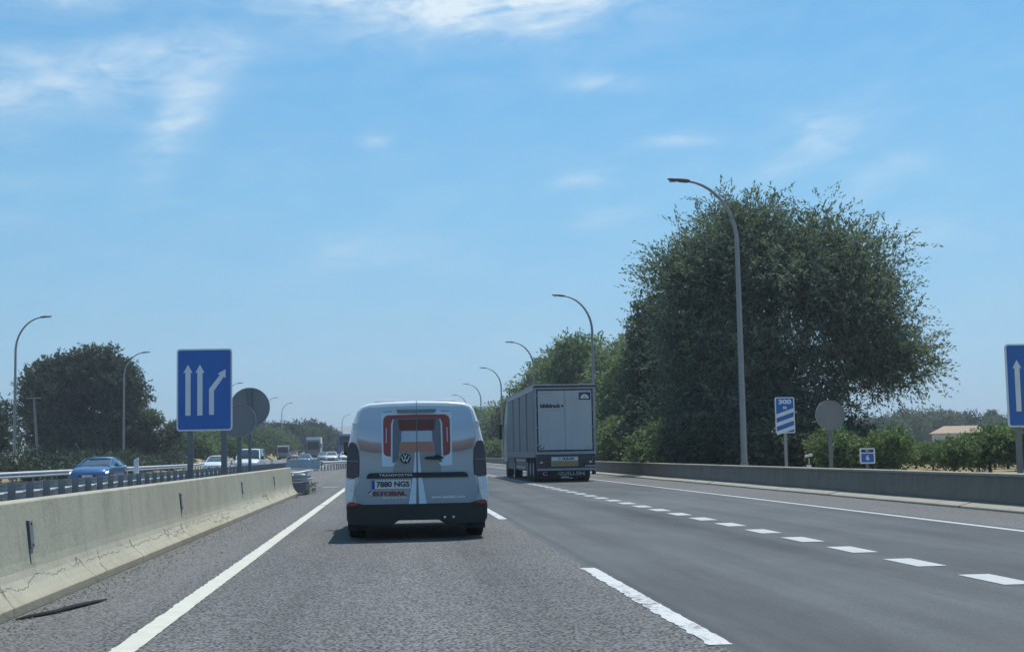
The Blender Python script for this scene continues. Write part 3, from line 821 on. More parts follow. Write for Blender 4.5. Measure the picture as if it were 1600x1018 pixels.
def van():
    root = tag(empty('cargo_van', (.355, 20.2, 0)), 'white cargo van with printed rear doors driving straight ahead in our lane', 'van')
    root.scale = (1.03, 1, 1.0)
    T = .085                                             # how far the rear leans forward per metre of height
    ry_ = lambda z: T * (z - .5) if z > .5 else 0.0
    prof = [(.94, .30), (.985, .42), (1.0, .65), (.99, .94), (.965, 1.2), (.942, 1.385), (.895, 1.6), (.856, 1.73), (.82, 1.84), (.775, 1.905), (.68, 1.945), (.45, 1.965), (0, 1.975)]

    def ring(y, sx=1.0, top=1.0, rear=False):
        pts = []
        for x, z in prof:
            zz = z if z < 1.3 else 1.3 + (z - 1.3) * top
            pts.append((x * sx, y + (ry_(zz) if rear else 0), zz))
        return [(-p[0], p[1], p[2]) for p in pts] + [p for p in reversed(pts[:-1])]
    body = MB()
    body.loft([ring(0.0, .965, .955, True), ring(.03, .985, .985, True), ring(.10, 1, 1, True), ring(.8, 1, 1.02), ring(2.6, 1, 1.03), ring(3.4, 1, 1.0), ring(3.9, .985, .80)])
    # bonnet and nose
    body.loft([[(x * s, y, z) for x, z in ((-.97, .3), (-1.0, .6), (-.97, .95), (-.8, h), (.8, h), (.97, .95), (1.0, .6), (.97, .3))] for y, s, h in ((3.9, 1, 1.22), (4.6, .98, 1.10), (4.95, .88, .92))])
    b = body.build('body', M['white_paint'], root, True, bevel=.012)
    MB().loft([[(-.80, 3.45, 1.9), (.80, 3.45, 1.9), (.93, 3.47, 1.30), (-.93, 3.47, 1.30)], [(-.72, 3.6, 1.86), (.72, 3.6, 1.86), (.88, 4.25, 1.2), (-.88, 4.25, 1.2)]]).build('windscreen', M['glass'], root)
    for s in (-1, 1):
        MB().loft([[(s * .955, 2.5, 1.25), (s * .955, 3.7, 1.25), (s * .90, 3.45, 1.70), (s * .90, 2.5, 1.70)], [(s * .985, 2.5, 1.25), (s * .985, 3.7, 1.25), (s * .915, 3.45, 1.70), (s * .915, 2.5, 1.70)]]).build('side_window', M['glass'], root)

    def V(cx, cy): return ((cx - 684.9) / 665.7, 2.0814 - cy / 665.7)      # layout of the rear measured in a flat drawing

    def decal(name, pts, m, layer, parent, thick=.002, raw=False, door=False):
        P = pts if raw else [V(*p) for p in pts]
        mb = MB(); o = (-.0385 - layer * .0025) if not door else -.019
        mb.loft([[(x, ry_(z) + o - thick, z) for x, z in P], [(x, ry_(z) + o, z) for x, z in P]])
        return mb.build(name, m, parent)
    half = [(.006, .505), (.74, .505), (.80, .53), (.845, .60), (.855, .68), (.815, .80), (.795, .88), (.785, 1.0), (.785, 1.30), (.815, 1.40), (.80, 1.62), (.765, 1.80), (.735, 1.855), (.67, 1.885), (.006, 1.905)]
    doors = []
    for s in (-1, 1):
        d = decal('rear_door', [(s * x, z) for x, z in half], M['livery'], 0, root, .0185, raw=True, door=True)
        doors.append(d)
    L, R = doors
    both = ((L, -1), (R, 1))

    def mir(pts, s): return pts if s < 0 else [(2 * 689.5 - x, y) for x, y in pts]
    M['panel_white'] = mat('pale_blue_print', (.56, .70, .82), .3, coat=.4)
    M['tunnel'] = mat('grey_print', (.14, .155, .19), .35)
    M['view_sky'] = mat('sky_print', (.42, .52, .62), .35)
    for d, s in both:
        decal('white_print', mir([(362, 168), (686, 168), (686, 700), (640, 700), (560, 560), (500, 640), (470, 695), (365, 692)], s), M['panel_white'], 0, d)
        decal('road_print', mir([(530, 560), (686, 560), (686, 750), (470, 750), (470, 700), (500, 655), (525, 600)], s), mat('road_print', (.27, .265, .265), .3, coat=.4), 1, d)
        decal('red_arch_print', mir([(380, 560), (380, 260), (392, 225), (420, 207), (686, 203), (686, 240), (470, 245), (452, 290), (448, 600), (420, 598), (392, 585)], s), M['red_print'], 1, d)
        decal('tunnel_print', mir([(462, 660), (468, 300), (480, 238), (686, 238), (686, 360), (560, 360), (545, 380), (545, 455), (528, 480), (522, 620), (480, 662)], s), M['tunnel'], 2, d)
        decal('dark_red_print', mir([(515, 250), (686, 250), (686, 352), (530, 352)], s), M['red_dark'], 3, d)
        decal('sky_print', mir([(550, 362), (686, 362), (686, 464), (548, 464)], s), M['view_sky'], 3, d)
        decal('orange_print', mir([(545, 464), (686, 464), (686, 560), (524, 560), (532, 480)], s), mat('orange_print', (.42, .19, .13), .3), 3, d)
        decal('lane_print', mir([(670, 562), (680, 562), (682, 790), (675, 1055), (605, 1055), (655, 740)], s), M['panel_white'], 4, d)
        decal('vent_slot', mir([(378, 172), (462, 168), (462, 176), (378, 178)], s), M['steel_dark'], 1, d)
        decal('white_streak', mir([(405, 330), (412, 330), (410, 470), (403, 470)], s), M['panel_white'], 4, d)
    # seam between the doors and black handle strip
    decal('door_seam', [(687.8, 70), (692.2, 70), (692.2, 1058), (687.8, 1058)], M['steel_dark'], 5, root, .001)
    decal('brake_light', [(505, 155), (870, 155), (866, 180), (850, 190), (525, 190), (509, 180)], M['steel_dark'], 5, root, .008)
    hs = decal('handle_strip', [(222, 803), (228, 775), (240, 760), (262, 753), (1120, 757), (1142, 764), (1155, 780), (1160, 805)], M['black'], 5, root, .012)
    x, z = V(492, 777); t = text_obj('model_lettering', 'TRANSPORTER', .045, M['steel_lit'], hs, (x, ry_(z) - .0665, z), width=.46, spacing=1.2, bold=.001)
    # door handle
    hx, hz = V(845, 617)
    h = decal('door_handle', [(757, 618), (775, 606), (845, 604), (868, 592), (890, 592), (905, 606), (932, 612), (932, 622), (900, 632), (868, 636), (775, 630)], M['ink'], 4, R, .03)
    # emblem: dark disc with ring and strokes
    ex, ez = V(581, 621); n = 28
    em = decal('emblem', [(ex + .071 * math.cos(6.2832 * k / n), ez + .071 * math.sin(6.2832 * k / n)) for k in range(n)], M['ink'], 4, L, .012, raw=True)
    e0 = ry_(ez) - .0615

    def stroke(pts, w):
        mb = MB()
        for (a, c) in zip(pts, pts[1:]):
            A = Vector(a); B = Vector(c); tt = (B - A).normalized(); nn = Vector((-tt.y, tt.x)) * w
            P = [A + nn, A - nn, B - nn, B + nn]
            mb.prism([(ex + p.x, ez + p.y) for p in P], e0 - .004, e0)
        return mb
    sk = stroke([(-.022, .058), (0, .008), (.022, .058)], .006); sk.build('emblem_stroke', M['ink_white'], em)
    sk = stroke([(-.052, .032), (-.024, -.050), (0, .002), (.024, -.050), (.052, .032)], .006); sk.build('emblem_stroke', M['ink_white'], em)
    # number plate and lettering
    a = V(268, 905); c = V(628, 822)
    pl = MB(); zc = (a[1] + c[1]) / 2; pl.box(a[0], c[0], ry_(zc) - .062, ry_(zc) - .038, a[1], c[1]); pl = pl.build('number_plate', M['plate_white'], root, bevel=.003)
    MB().box(a[0] + .002, a[0] + .045, ry_(zc) - .0645, ry_(zc) - .0625, a[1] + .002, c[1] - .002).build('blue_band', M['plate_blue'], pl)
    text_obj('plate_text', '7880 NGS', .105, M['ink'], pl, ((a[0] + c[0]) / 2 + .023, ry_(zc) - .0645, zc), width=.455, bold=.0035)
    x, z = V(425, 951); text_obj('company_text', 'ISTOBAL', .083, M['red_print'], L, (x, ry_(z) - .046, z), rot=(math.pi / 2 - .085, 0, 0), width=.45, bold=.003)
    x, z = V(432, 949); text_obj('company_text_shadow', 'ISTOBAL', .083, M['ink'], L, (x + .004, ry_(z) - .0435, z - .005), rot=(math.pi / 2 - .085, 0, 0), width=.45, bold=.002)
    decal('logo_sweep', [(236, 938), (250, 925), (275, 918), (258, 932), (246, 945)], M['ink'], 1, L)
    decal('logo_sweep', [(246, 946), (258, 933), (282, 920), (268, 940), (262, 960)], M['ink_white'], 1, L)
    x, z = V(475, 990); text_obj('slogan_text', 'VEHICLE WASH & CARE', .030, M['ink_white'], L, (x, ry_(z) - .046, z), rot=(math.pi / 2 - .085, 0, 0), width=.33, bold=.0015)
    x, z = V(972, 990); text_obj('web_text', 'www.istobal.com', .062, M['ink_white'], R, (x, ry_(z) - .046, z), rot=(math.pi / 2 - .085, 0, 0), width=.47, bold=.003)
    # tail lights
    for s in (-1, 1):
        P = [(.80, .905), (.795, 1.10), (.805, 1.28), (.84, 1.365), (.88, 1.395), (.925, 1.385), (.952, 1.30), (.968, 1.1), (.975, .89), (.87, .88)]
        P = [(s * x, z) for x, z in P]
        mb = MB(); mb.loft([[(x, ry_(z) - .028, z) for x, z in P], [(x * (1.005), ry_(z) + .25, z) for x, z in P]])
        tl = mb.build('tail_light', M['red_lens'], root, True, bevel=.01)
        MB().box(min(s * .81, s * .965), max(s * .81, s * .965), ry_(1.12) - .034, ry_(1.12) - .029, 1.118, 1.130).build('lens_divider', M['sign_back'], tl)
        # white corner pillar and hinges
        MB().loft([[(s * .90, -.02, .53), (s * .985, .0, .50), (s * .985, .12, .50), (s * .90, .12, .53)], [(s * .86, -.012, .70), (s * .992, .02, .70), (s * .992, .12, .70), (s * .86, .12, .70)], [(s * .85, .0, .87), (s * .985, .03, .87), (s * .985, .12, .87), (s * .85, .12, .87)]]).build('corner_panel', M['white_paint'], root, True, bevel=.008)
        for (hx, hz, hw, hh) in ((.90, .755, .035, .05), (.865, 1.63, .02, .045)):
            MB().box(s * hx - hw, s * hx + hw, ry_(hz) - .045, ry_(hz) + .05, hz - hh, hz + hh).build('hinge', M['white_paint'], root, bevel=.012)
        MB().prism([(s * x, z) for x, z in ((.80, .500), (.83, .53), (.87, .548), (.935, .548), (.965, .52), (.965, .49), (.93, .485))], -.075, .05).build('reflector', M['red_bright'], root, bevel=.004)
        # mirror housing with its glass towards us
        mh = MB(); mh.prism(rrect(min(s * 1.0, s * 1.115), max(s * 1.0, s * 1.115), 1.20, 1.44, .05), 3.35, 3.5)
        mh = mh.build('wing_mirror', M['black'], root, bevel=.015)
        MB().prism(rrect(min(s * 1.01, s * 1.105), max(s * 1.01, s * 1.105), 1.26, 1.425, .04), 3.343, 3.349).build('mirror_glass', M['glass'], mh)
        MB().box(min(s * .93, s * 1.06), max(s * .93, s * 1.06), 3.4, 3.46, 1.24, 1.32).build('mirror_arm', M['black'], mh)
        # wheels
        for wy in (.95, 4.15):
            w = MB(); cx = s * .84
            w.cyl((cx, wy, .335), .335, -.12, .12, 'x', 28); wo = w.build('wheel', M['rubber'], root, True, bevel=.03)
            MB().cyl((cx + s * .121, wy, .335), .21, -.01 if s > 0 else -.0, .0 if s > 0 else .01, 'x', 20).build('rim', M['steel'], wo)
            MB().box(min(s * .70, s * .97), max(s * .70, s * .97), wy - .47, wy - .455, .12, .42).build('mud_flap', M['black'], root) if wy < 2 else None
    # bumper
    bp = [(-.90, .545), (-.74, .505), (.74, .505), (.90, .545), (.975, .50), (.97, .30), (.93, .215), (.40, .205), (.30, .275), (-.26, .275), (-.36, .205), (-.93, .215), (-.97, .30), (-.975, .50)]
    mb = MB(); mb.loft([[(x * .985, -.06, z) for x, z in bp], [(x, -.03, z) for x, z in bp], [(x, .45, z) for x, z in bp]])
    mb.build('rear_bumper', M['black'], root, bevel=.012)
    for x in (.38, .50):
        MB().tube([(x, -.07, .31), (x, .1, .31)], .018, 10).build('bright_gap_piece', M['chrome'], root)  # light metal pieces standing in for two bright gaps by the exhaust
    for s in (-1, 1):
        MB().box(min(s * .90, s * .96), max(s * .90, s * .96), 1.35, 3.75, .15, .34).build('shade_sill', M['black'], root, bevel=.01)  # low boxes added to deepen the shade under the van
    MB().box(-.9, .9, .3, 4.6, .28, .42).build('underbody', M['black'], root)
    MB().tube([(-.75, .95, .30), (.75, .95, .30)], .06, 8).build('axle', M['black'], root)
    MB().box(-.30, .28, 1.5, 1.9, 1.990, 2.005).build('roof_stripe', M['red_print'], root, bevel=.004)
    for s in (-1, 1):
        MB().box(s * .42 - .16, s * .42 + .16, .4, 2.8, 1.965, 2.0).build('roof_rib', M['white_paint'], root, bevel=.015)
    return root


van()


# ------------------------------------------------------------------ the articulated truck on the right
def truck():
    root = tag(empty('articulated_truck', (7.02, 56.6, 0)), 'grey curtain sided articulated truck ahead in the right lane', 'truck')
    w = 1.225; H = 3.90; Z0 = 1.16
    M['trailer_panel'] = mat('grey_white_panel', (.42, .45, .48), .45, var=.06, vscale=.8, stretch=(6, 1, .6))
    M['curtain'] = mat('grey_curtain', (.19, .205, .23), .6, var=.14, vscale=1.2, stretch=(1, .8, .2))
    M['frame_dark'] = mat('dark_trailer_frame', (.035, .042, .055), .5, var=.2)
    M['frame_grey'] = mat('grey_trailer_frame', (.30, .31, .34), .45, .3, var=.1)
    M['rail_dark'] = mat('dull_side_rail', (.13, .14, .16), .5, .2, var=.1)
    b = MB(); b.box(-w + .01, w - .01, .05, 13.5, Z0 + .02, H - .04); b.build('cargo_body', M['frame_dark'], root)
    for s in (-1, 1):      # curtain with slight waves
        rings = []; n = 90
        for i in range(n + 1):
            y = .35 + 12.9 * i / n; o = .012 * math.sin(i * 1.9) + .01 * math.sin(i * .53)
            rings.append([(s * (w + o), y, Z0 + .12), (s * (w + .02 + o * 1.6), y, 2.4), (s * (w + o), y, H - .2), (s * (w - .02), y, H - .2), (s * (w - .02), y, Z0 + .12)])
        MB().loft(rings).build('side_curtain', M['curtain'], root)
        MB().box(min(s * (w - .05), s * (w + .035)), max(s * (w - .05), s * (w + .035)), 0.0, 13.5, Z0 - .18, Z0 + .10).build('side_rail', M['rail_dark'], root, bevel=.01)
        MB().box(min(s * (w - .05), s * (w + .03)), max(s * (w - .05), s * (w + .03)), 0.3, 13.5, H - .2, H - .02).build('top_rail', M['frame_grey'], root, bevel=.01)
        for k in range(1, 4):
            MB().box(min(s * (w + .02), s * (w + .045)), max(s * (w + .02), s * (w + .045)), 3.3 * k, 3.3 * k + .12, Z0 + .1, H - .2).build('curtain_post', M['curtain'], root)
        for (zz, y0) in ((.86, 4.5), (.55, 4.5)):
            MB().box(min(s * (w - .06), s * (w - .01)), max(s * (w - .06), s * (w - .01)), y0, y0 + 4.6, zz - .05, zz + .05).build('side_guard', M['frame_grey'], root)
        MB().box(min(s * 1.10, s * 1.125), max(s * 1.10, s * 1.125), 5.0, 15.0, .42, 1.04).build('dark_fill_plate', M['frame_dark'], root)  # dark plate added so no lit road shows through below the trailer
        MB().box(min(s * .5, s * 1.09), max(s * .5, s * 1.09), 5.2, 9.2, .38, 1.0).build('pallet_box', M['frame_dark'], root, bevel=.03)
        MB().box(min(s * .3, s * 1.09), max(s * .3, s * 1.09), 10.9, 14.6, .40, 1.05).build('fuel_tank', M['frame_dark'], root, bevel=.05)
        MB().box(min(s * .35, s * .42), max(s * .35, s * .42), .3, 13.3, .85, 1.1).build('chassis_rail', M['frame_dark'], root)
        for wy in (1.7, 3.0, 4.3, 9.4 + 1.2, 15.6 - .3):
            wo = MB().cyl((s * .98, wy, .5), .5, -.17, .17, 'x', 26).build('wheel', M['rubber'], root, True, bevel=.03)
            MB().cyl((s * .98, wy, .5), .27, s * .171 - .01, s * .171 + .01, 'x', 18).build('rim', M['steel_dark'], wo)
        MB().box(min(s * .72, s * 1.2), max(s * .72, s * 1.2), 1.1, 4.95, 1.02, 1.06).build('mudguard', M['black'], root)
    # rear frame
    fr = MB(); fr.box(-w - .02, w + .02, -.02, .05, Z0 - .06, Z0 + .06); fr.box(-w - .02, w + .02, -.02, .05, H - .16, H - .09)
    for s in (-1, 1): fr.box(min(s * (w - .07), s * (w + .02)), max(s * (w - .07), s * (w + .02)), -.02, .05, Z0 + .061, H - .161)
    fr.build('rear_frame', M['frame_grey'], root, bevel=.006)
    MB().box(-w - .02, w + .02, -.03, .12, H - .088, H).build('roof_header', M['frame_dark'], root, bevel=.01)
    MB().box(-w - .03, w + .03, -.04, 13.5, H + .002, H + .03).build('roof_edge', M['steel_lit'], root)
    MB().box(-w + .09, w - .09, -.012, .04, Z0 + .085, H - .185).build('door_seal', M['ink'], root)
    for s in (-1, 1):
        d = MB(); d.box(min(s * .005, s * (w - .13)), max(s * .005, s * (w - .13)), -.03, -.013, Z0 + .125, H - .22)
        d = d.build('rear_door', M['trailer_panel'], root, bevel=.004)
        if s < 0:
            text_obj('lettering', 'biblidruck', .21, M['ink'], d, (-.60, -.033, 3.06), bold=.012, width=.84)
            MB().cyl((-.10, -.031, 3.06), .05, -.004, 0, 'y', 12).build('logo_dot', M['ink'], d)
            text_obj('small_lettering', 'creative design', .06, M['sign_back'], d, (-.40, -.033, 2.90), width=.46)
            ring = MB(); pts = []
            for k in range(15):
                a = math.radians(110 + 255 * k / 14); pts.append((a,))
            vs = []
            for (a,) in pts: vs.append([(-.97 + r * math.cos(a), y, 1.42 + r * math.sin(a)) for r, y in ((.07, -.034), (.10, -.034), (.10, -.0305), (.07, -.0305))])
            ring.loft(vs); ring.build('round_mark', M['ink'], d)
            MB().box(-1.02, -.55, -.0335, -.0305, 3.565, 3.58).build('thin_line', M['sign_back'], d)
        else:
            lg = MB().box(.58, 1.06, -.036, -.0305, 3.29, 3.60).build('logo_panel', M['navy'], d)
            pts = [(.82 + .17 * math.cos(math.radians(a)), 3.35 + .17 * math.sin(math.radians(a))) for a in range(0, 181, 15)]
            MB().prism(pts, -.040, -.0365).build('half_sun', M['ink_white'], lg)
            MB().prism([(.72, 3.37), (.92, 3.37), (.87, 3.43), (.82, 3.49), (.77, 3.43)], -.044, -.0405).build('leaf_mark', M['yellow'], lg)
            text_obj('fleet_number', '02-1', .07, M['sign_back'], d, (.95, -.033, 1.36))
        for hz_ in (1.5, 2.2, 2.9, 3.5):
            MB().box(min(s * (w - .15), s * (w + .01)), max(s * (w - .15), s * (w + .01)), -.04, -.032, hz_ - .02, hz_ + .02).build('hinge', M['frame_grey'], d)
    # lamps, plates, bumper, flap
    MB().box(-w + .03, w - .03, .0, .1, .55, Z0 - .07).build('rear_beam', M['frame_dark'], root, bevel=.01)
    nb = MB().box(-.60, .50, -.05, -.005, .62, 1.01).build('plate_holder', M['frame_grey'], root, bevel=.005)
    MB().box(-.58, .48, -.055, -.052, .85, .99).build('name_plate', M['plate_white'], nb)
    text_obj('name_text', 'C. GUILLEN', .12, M['ink'], nb, (.02, -.057, .92), width=.64, bold=.006)
    MB().box(-.57, .47, -.055, -.052, .65, .83).build('marker_plate', mat('yellow_marker', (.33, .24, .07), .5, var=.15), nb)
    for s in (-1, 1):
        t = MB().box(min(s * .72, s * 1.17), max(s * .72, s * 1.17), -.05, -.003, .67, .87).build('tail_light', M['red_lens'], root, bevel=.01)
        MB().box(min(s * .95, s * 1.05), max(s * .95, s * 1.05), -.054, -.051, .76, .81).build('reversing_lamp', M['sign_white'], t)
        MB().box(min(s * .78, s * 1.19), max(s * .78, s * 1.19), -.045, .0, .59, .655).build('red_white_tape', M['red_dark'] if s < 0 else M['sign_rim'], root)
        MB().cyl((s * 1.12, .05, .37), .10, -.05, .09, 'x', 14).build('bumper_end', M['black'], root)
    MB().box(-1.17, 1.17, -.06, .03, .45, .545).build('underrun_bumper', M['frame_grey'], root, bevel=.01)
    fl = MB().box(-1.10, 1.08, .72, .735, .14, .47).build('mud_flap', M['ink'], root)
    text_obj('flap_text', 'GUILLEN', .19, M['ink_white'], fl, (.30, .715, .315), width=1.12, bold=.010)
    text_obj('flap_text', 'C', .19, M['ink_white'], fl, (-.78, .715, .315), sx=1.7, bold=.006)
    MB().box(-.12, .20, .69, .70, .13, .21).build('number_plate', M['plate_white'], root)
    MB().box(-1.0, 1.0, .75, 4.6, .22, .9).build('dark_fill_box', M['frame_dark'], root)  # dark box added to close the light gap between the wheels
    # tractor cab
    c = MB(); c.loft([[(-1.2, y, .75), (1.2, y, .75), (1.22, y, 2.3), (1.1, y, top), (-1.1, y, top), (-1.22, y, 2.3)] for y, top in ((14.3, 3.7), (15.7, 3.75), (16.2, 3.3))])
    c.build('cab', M['frame_grey'], root, bevel=.04)
    MB().box(-.5, .5, 10.3, 16.0, .55, .95).build('cab_chassis', M['frame_dark'], root)
    for s in (-1, 1):
        mm = MB().box(min(s * 1.30, s * 1.48), max(s * 1.30, s * 1.48), 15.9, 16.05, 1.9, 2.7).build('wing_mirror', M['black'], root, bevel=.04)
        MB().tube([(s * 1.2, 16.0, 2.6), (s * 1.35, 16.0, 2.6)], .02, 6).build('mirror_arm', M['black'], mm)
    return root


truck()


# ------------------------------------------------------------------ oncoming vehicles
def car(name, loc, paint, label, cat='car', L=4.6, W_=1.82, H=1.42, kind='sedan', rz=0.0, lights=0.0, group='oncoming traffic on the opposing carriageway', grille='ink'):
    root = tag(empty(name, loc, rz), label, cat, group)
    hw = W_ / 2
    lamp = mat('headlamp', (.75, .8, .85), .15, coat=.5, emit=((1, 1, 1), lights)) if lights else M['sign_white']
    if kind == 'mpv':
        st = [(0, .80, .34, .80), (.12, .95, .26, .92), (.6, 1, .22, 1.04), (1.15, 1, .22, 1.16), (2.0, 1, .22, 1.14), (L - .2, 1, .24, 1.12), (L, .95, .3, 1.05)]
        cab = [(.95, .93, .90, 1.16, 1.17), (1.75, .94, .80, 1.14, H - .06), (2.2, .95, .80, 1.13, H), (L - .25, .95, .80, 1.12, H), (L - .04, .93, .78, 1.1, H - .15)]
    else:
        st = [(0, .76, .36, .60), (.10, .92, .24, .70), (.35, .97, .20, .80), (1.0, 1, .18, .92), (1.4, 1, .18, .97), (2.4, 1, .18, .96), (L - .9, 1, .2, 1.0), (L - .15, .94, .26, .98), (L, .84, .34, .85)]
        cab = [(1.05, .84, .82, .95, .955), (2.05, .93, .68, .97, H - .07), (2.6, .95, .66, .97, H - .01), (3.2, .94, .67, .98, H - .02), (L - .55, .85, .68, 1.0, 1.04)]
    rings = []
    for y, s, zb, zt_ in st:
        m_ = (zb + zt_) / 2
        half = [(.86 * hw * s, zb), (.97 * hw * s, zb + .1), (hw * s, m_), (.96 * hw * s, zt_ - .1), (.86 * hw * s, zt_ - .015), (.45 * hw * s, zt_ + .015)]
        rings.append([(-x, y, z) for x, z in half] + [(x, y, z) for x, z in reversed(half)])
    MB().loft(rings).build('body', paint, root, True, bevel=.02)
    rg = []
    for y, sb, sr, zb, zr in cab:
        half = [(hw * sb, zb - .03), (hw * (sb + sr) / 2, (zb + zr) / 2), (hw * sr, zr - .03), (hw * sr * .75, zr)]
        rg.append([(-x, y, z) for x, z in half] + [(x, y, z) for x, z in reversed(half)])
    MB().loft(rg).build('windows', M['glass'], root, True)
    # roof skin, pillars
    rf = MB(); rr = []
    for y, sb, sr, zb, zr in cab[1:-1] + ([cab[-1]] if kind == 'mpv' else []):
        x = hw * sr
        rr.append([(-x - .01, y, zr - .05), (-x - .005, y, zr - .01), (-x * .6, y, zr + .035), (x * .6, y, zr + .035), (x + .005, y, zr - .01), (x + .01, y, zr - .05), (x * .7, y, zr - .025), (-x * .7, y, zr - .025)])
    rf.loft(rr); rf.build('roof', paint, root, True)
    for s in (-1, 1):
        pil = MB()
        for i0, i1 in ((0, 1), (len(cab) - 1, len(cab) - 2)):
            a, b = cab[i0], cab[i1]
            pil.tube([(s * hw * a[1], a[0], a[3] - .02), (s * hw * (b[2] + .005), b[0], b[4] - .02)], .035, 6)
        if kind == 'mpv': pil.tube([(s * hw * .96, 2.35, 1.1), (s * hw * .81, 2.4, H - .04)], .05, 6)
        pil.build('pillar', paint, root)
        mi = MB(); mi.box(min(s * (hw + .0), s * (hw + .20)), max(s * hw, s * (hw + .20)), cab[0][0] + .35, cab[0][0] + .47, .93 if kind != 'mpv' else 1.1, 1.07 if kind != 'mpv' else 1.32)
        mi.build('wing_mirror', paint if kind != 'mpv' else M['black'], root, bevel=.03)
        zl = st[1][3] - .05
        hl = MB(); hl.loft([[(s * hw * .55, -.0 + .05, zl - .12), (s * hw * .93, .13, zl - .08), (s * hw * .96, .2, zl + .03), (s * hw * .6, .06, zl - .02)], [(s * hw * .55, .3, zl - .10), (s * hw * .96, .5, zl - .06), (s * hw * .965, .5, zl + .05), (s * hw * .6, .3, zl)]])
        hl.build('headlight', lamp, root)
        for wy in (.85, L - .85):
            wo = MB().cyl((s * (hw - .10), wy, .32), .32, -.11, .11, 'x', 20).build('wheel', M['rubber'], root, True)
            MB().cyl((s * (hw + .012), wy, .32), .2, -.006, .006, 'x', 14).build('rim', M['steel'], wo)
    MB().prism([(-hw * .42, .50), (hw * .42, .50), (hw * .5, .36), (hw * .4, .26), (-hw * .4, .26), (-hw * .5, .36)], -.012 if kind != 'mpv' else -.012, .06).build('grille', M[grille], root)
    MB().box(-.26, .26, -.03, -.014, .40, .51).build('number_plate', M['plate_white'], root)
    return root


M['car_blue'] = mat('metallic_blue_paint', (.075, .17, .34), .28, .5, coat=.8)
M['car_greyblue'] = mat('grey_blue_paint', (.17, .24, .30), .3, .4, coat=.7)
M['car_grey'] = mat('silver_grey_paint', (.28, .32, .37), .3, .4, coat=.7)
M['car_red'] = mat('faded_red_paint', (.36, .10, .09), .35, coat=.6)
car('sedan', (-14.75, 70, 0), M['car_blue'], 'metallic blue car with lit headlights in front of the dark round tree', L=4.5, W_=1.90, H=1.37, lights=1.2, rz=-.06)
car('sedan', (-14.7, 118, 0), M['white_paint'], 'white car between the two posts of the blue lane sign', H=1.42, rz=-.02, lights=.3)
car('white_minivan', (-10.6, 104, 0), M['white_paint'], 'tall white minivan behind the posts of the round sign backs', 'van', L=4.4, H=1.83, kind='mpv', rz=-.04, W_=1.86)
car('sedan', (-22.6, 352, 1.35), M['white_paint'], 'small white car far away left of the oncoming white truck', H=1.5, W_=1.8)
car('sedan', (-11.1, 180, .13), M['car_greyblue'], 'grey blue car seen over the pale blue median gate', H=1.45)
car('sedan', (-18.9, 272, .75), M['car_red'], 'faded red car just behind the small grey truck', H=1.5)
car('sedan', (-10.4, 216, .45), M['car_grey'], 'silver grey car right beside the oncoming white truck', H=1.42)
car('sedan', (-8.75, 205, .40), M['white_paint'], 'white car above the far guardrail, left one of the two', H=1.45)
car('sedan', (-7.0, 214, .42), M['white_paint'], 'white car partly behind the van mirror, right one of the two', H=1.45)


def oncoming_truck(loc, label, cabm, boxm, w=2.5, H=4.0, ch=3.3, box=True, L=11, rz=0.0, cat='truck', ws=(.50, .86)):
    root = tag(empty('oncoming_truck', loc, rz), label, cat, 'oncoming traffic on the opposing carriageway')
    hw = w / 2
    MB().loft([[(-hw, y, .45), (hw, y, .45), (hw, y, ch * .55), (hw * tp, y, top), (-hw * tp, y, top), (-hw, y, ch * .55)] for y, top, tp in ((0, ch * .93, .9), (.18, ch, .94), (2.2, ch, .94))]).build('cab', cabm, root, bevel=.05)
    MB().prism(rrect(-hw * .82, hw * .82, ch * ws[0], ch * ws[1], .12), -.02, .05).build('windscreen', M['screen'], root)
    MB().prism(rrect(-hw * .72, hw * .72, .75, ch * .44, .06), -.03, .04).build('grille', M['steel_dark'], root)
    MB().box(-hw, hw, -.08, .3, .35, .68).build('bumper', M['black'] if cabm is not M['white_paint'] else M['steel_dark'], root, bevel=.04)
    for s in (-1, 1):
        MB().box(s * hw * .78 - .16, s * hw * .78 + .16, -.1, -.07, .5, .66).build('headlight', M['sign_white'], root)
        MB().box(min(s * (hw + .05), s * (hw + .25)), max(s * (hw + .05), s * (hw + .25)), .1, .25, ch * .55, ch * .78).build('wing_mirror', M['black'], root, bevel=.03)
        for wy in (1.0, L - 1.5, L - 2.8):
            MB().cyl((s * (hw - .17), wy, .48), .48, -.15, .15, 'x', 18).build('wheel', M['rubber'], root)
    if box: MB().box(-hw - .02, hw + .02, 2.45, L, 1.05, H).build('cargo_box', boxm, root, bevel=.03)
    else: MB().box(-hw, hw, 2.45, L, .8, 1.2).build('flatbed', M['steel_dark'], root)
    return root


oncoming_truck((-13.9, 252, .66), 'oncoming truck with dark cab and white cargo box in front of far dark trees', mat('slate_cab_paint', (.10, .13, .15), .4, coat=.4), M['white_paint'], L=12, H=4.0, ch=3.6, rz=.02)
oncoming_truck((-19.3, 253, .66), 'small grey oncoming truck near the far end of the left guardrail', mat('grey_cab_paint', (.24, .27, .30), .4, coat=.4), M['steel_dark'], w=2.15, H=2.5, ch=2.6, L=7, box=False)
oncoming_truck((-7.75, 240, .62), 'blue oncoming truck just left of the van roof corner', mat('blue_cab_paint', (.03, .10, .32), .4, coat=.5), mat('blue_box', (.04, .13, .38), .5), L=11, H=4.35, ch=4.3, ws=(.56, .90))


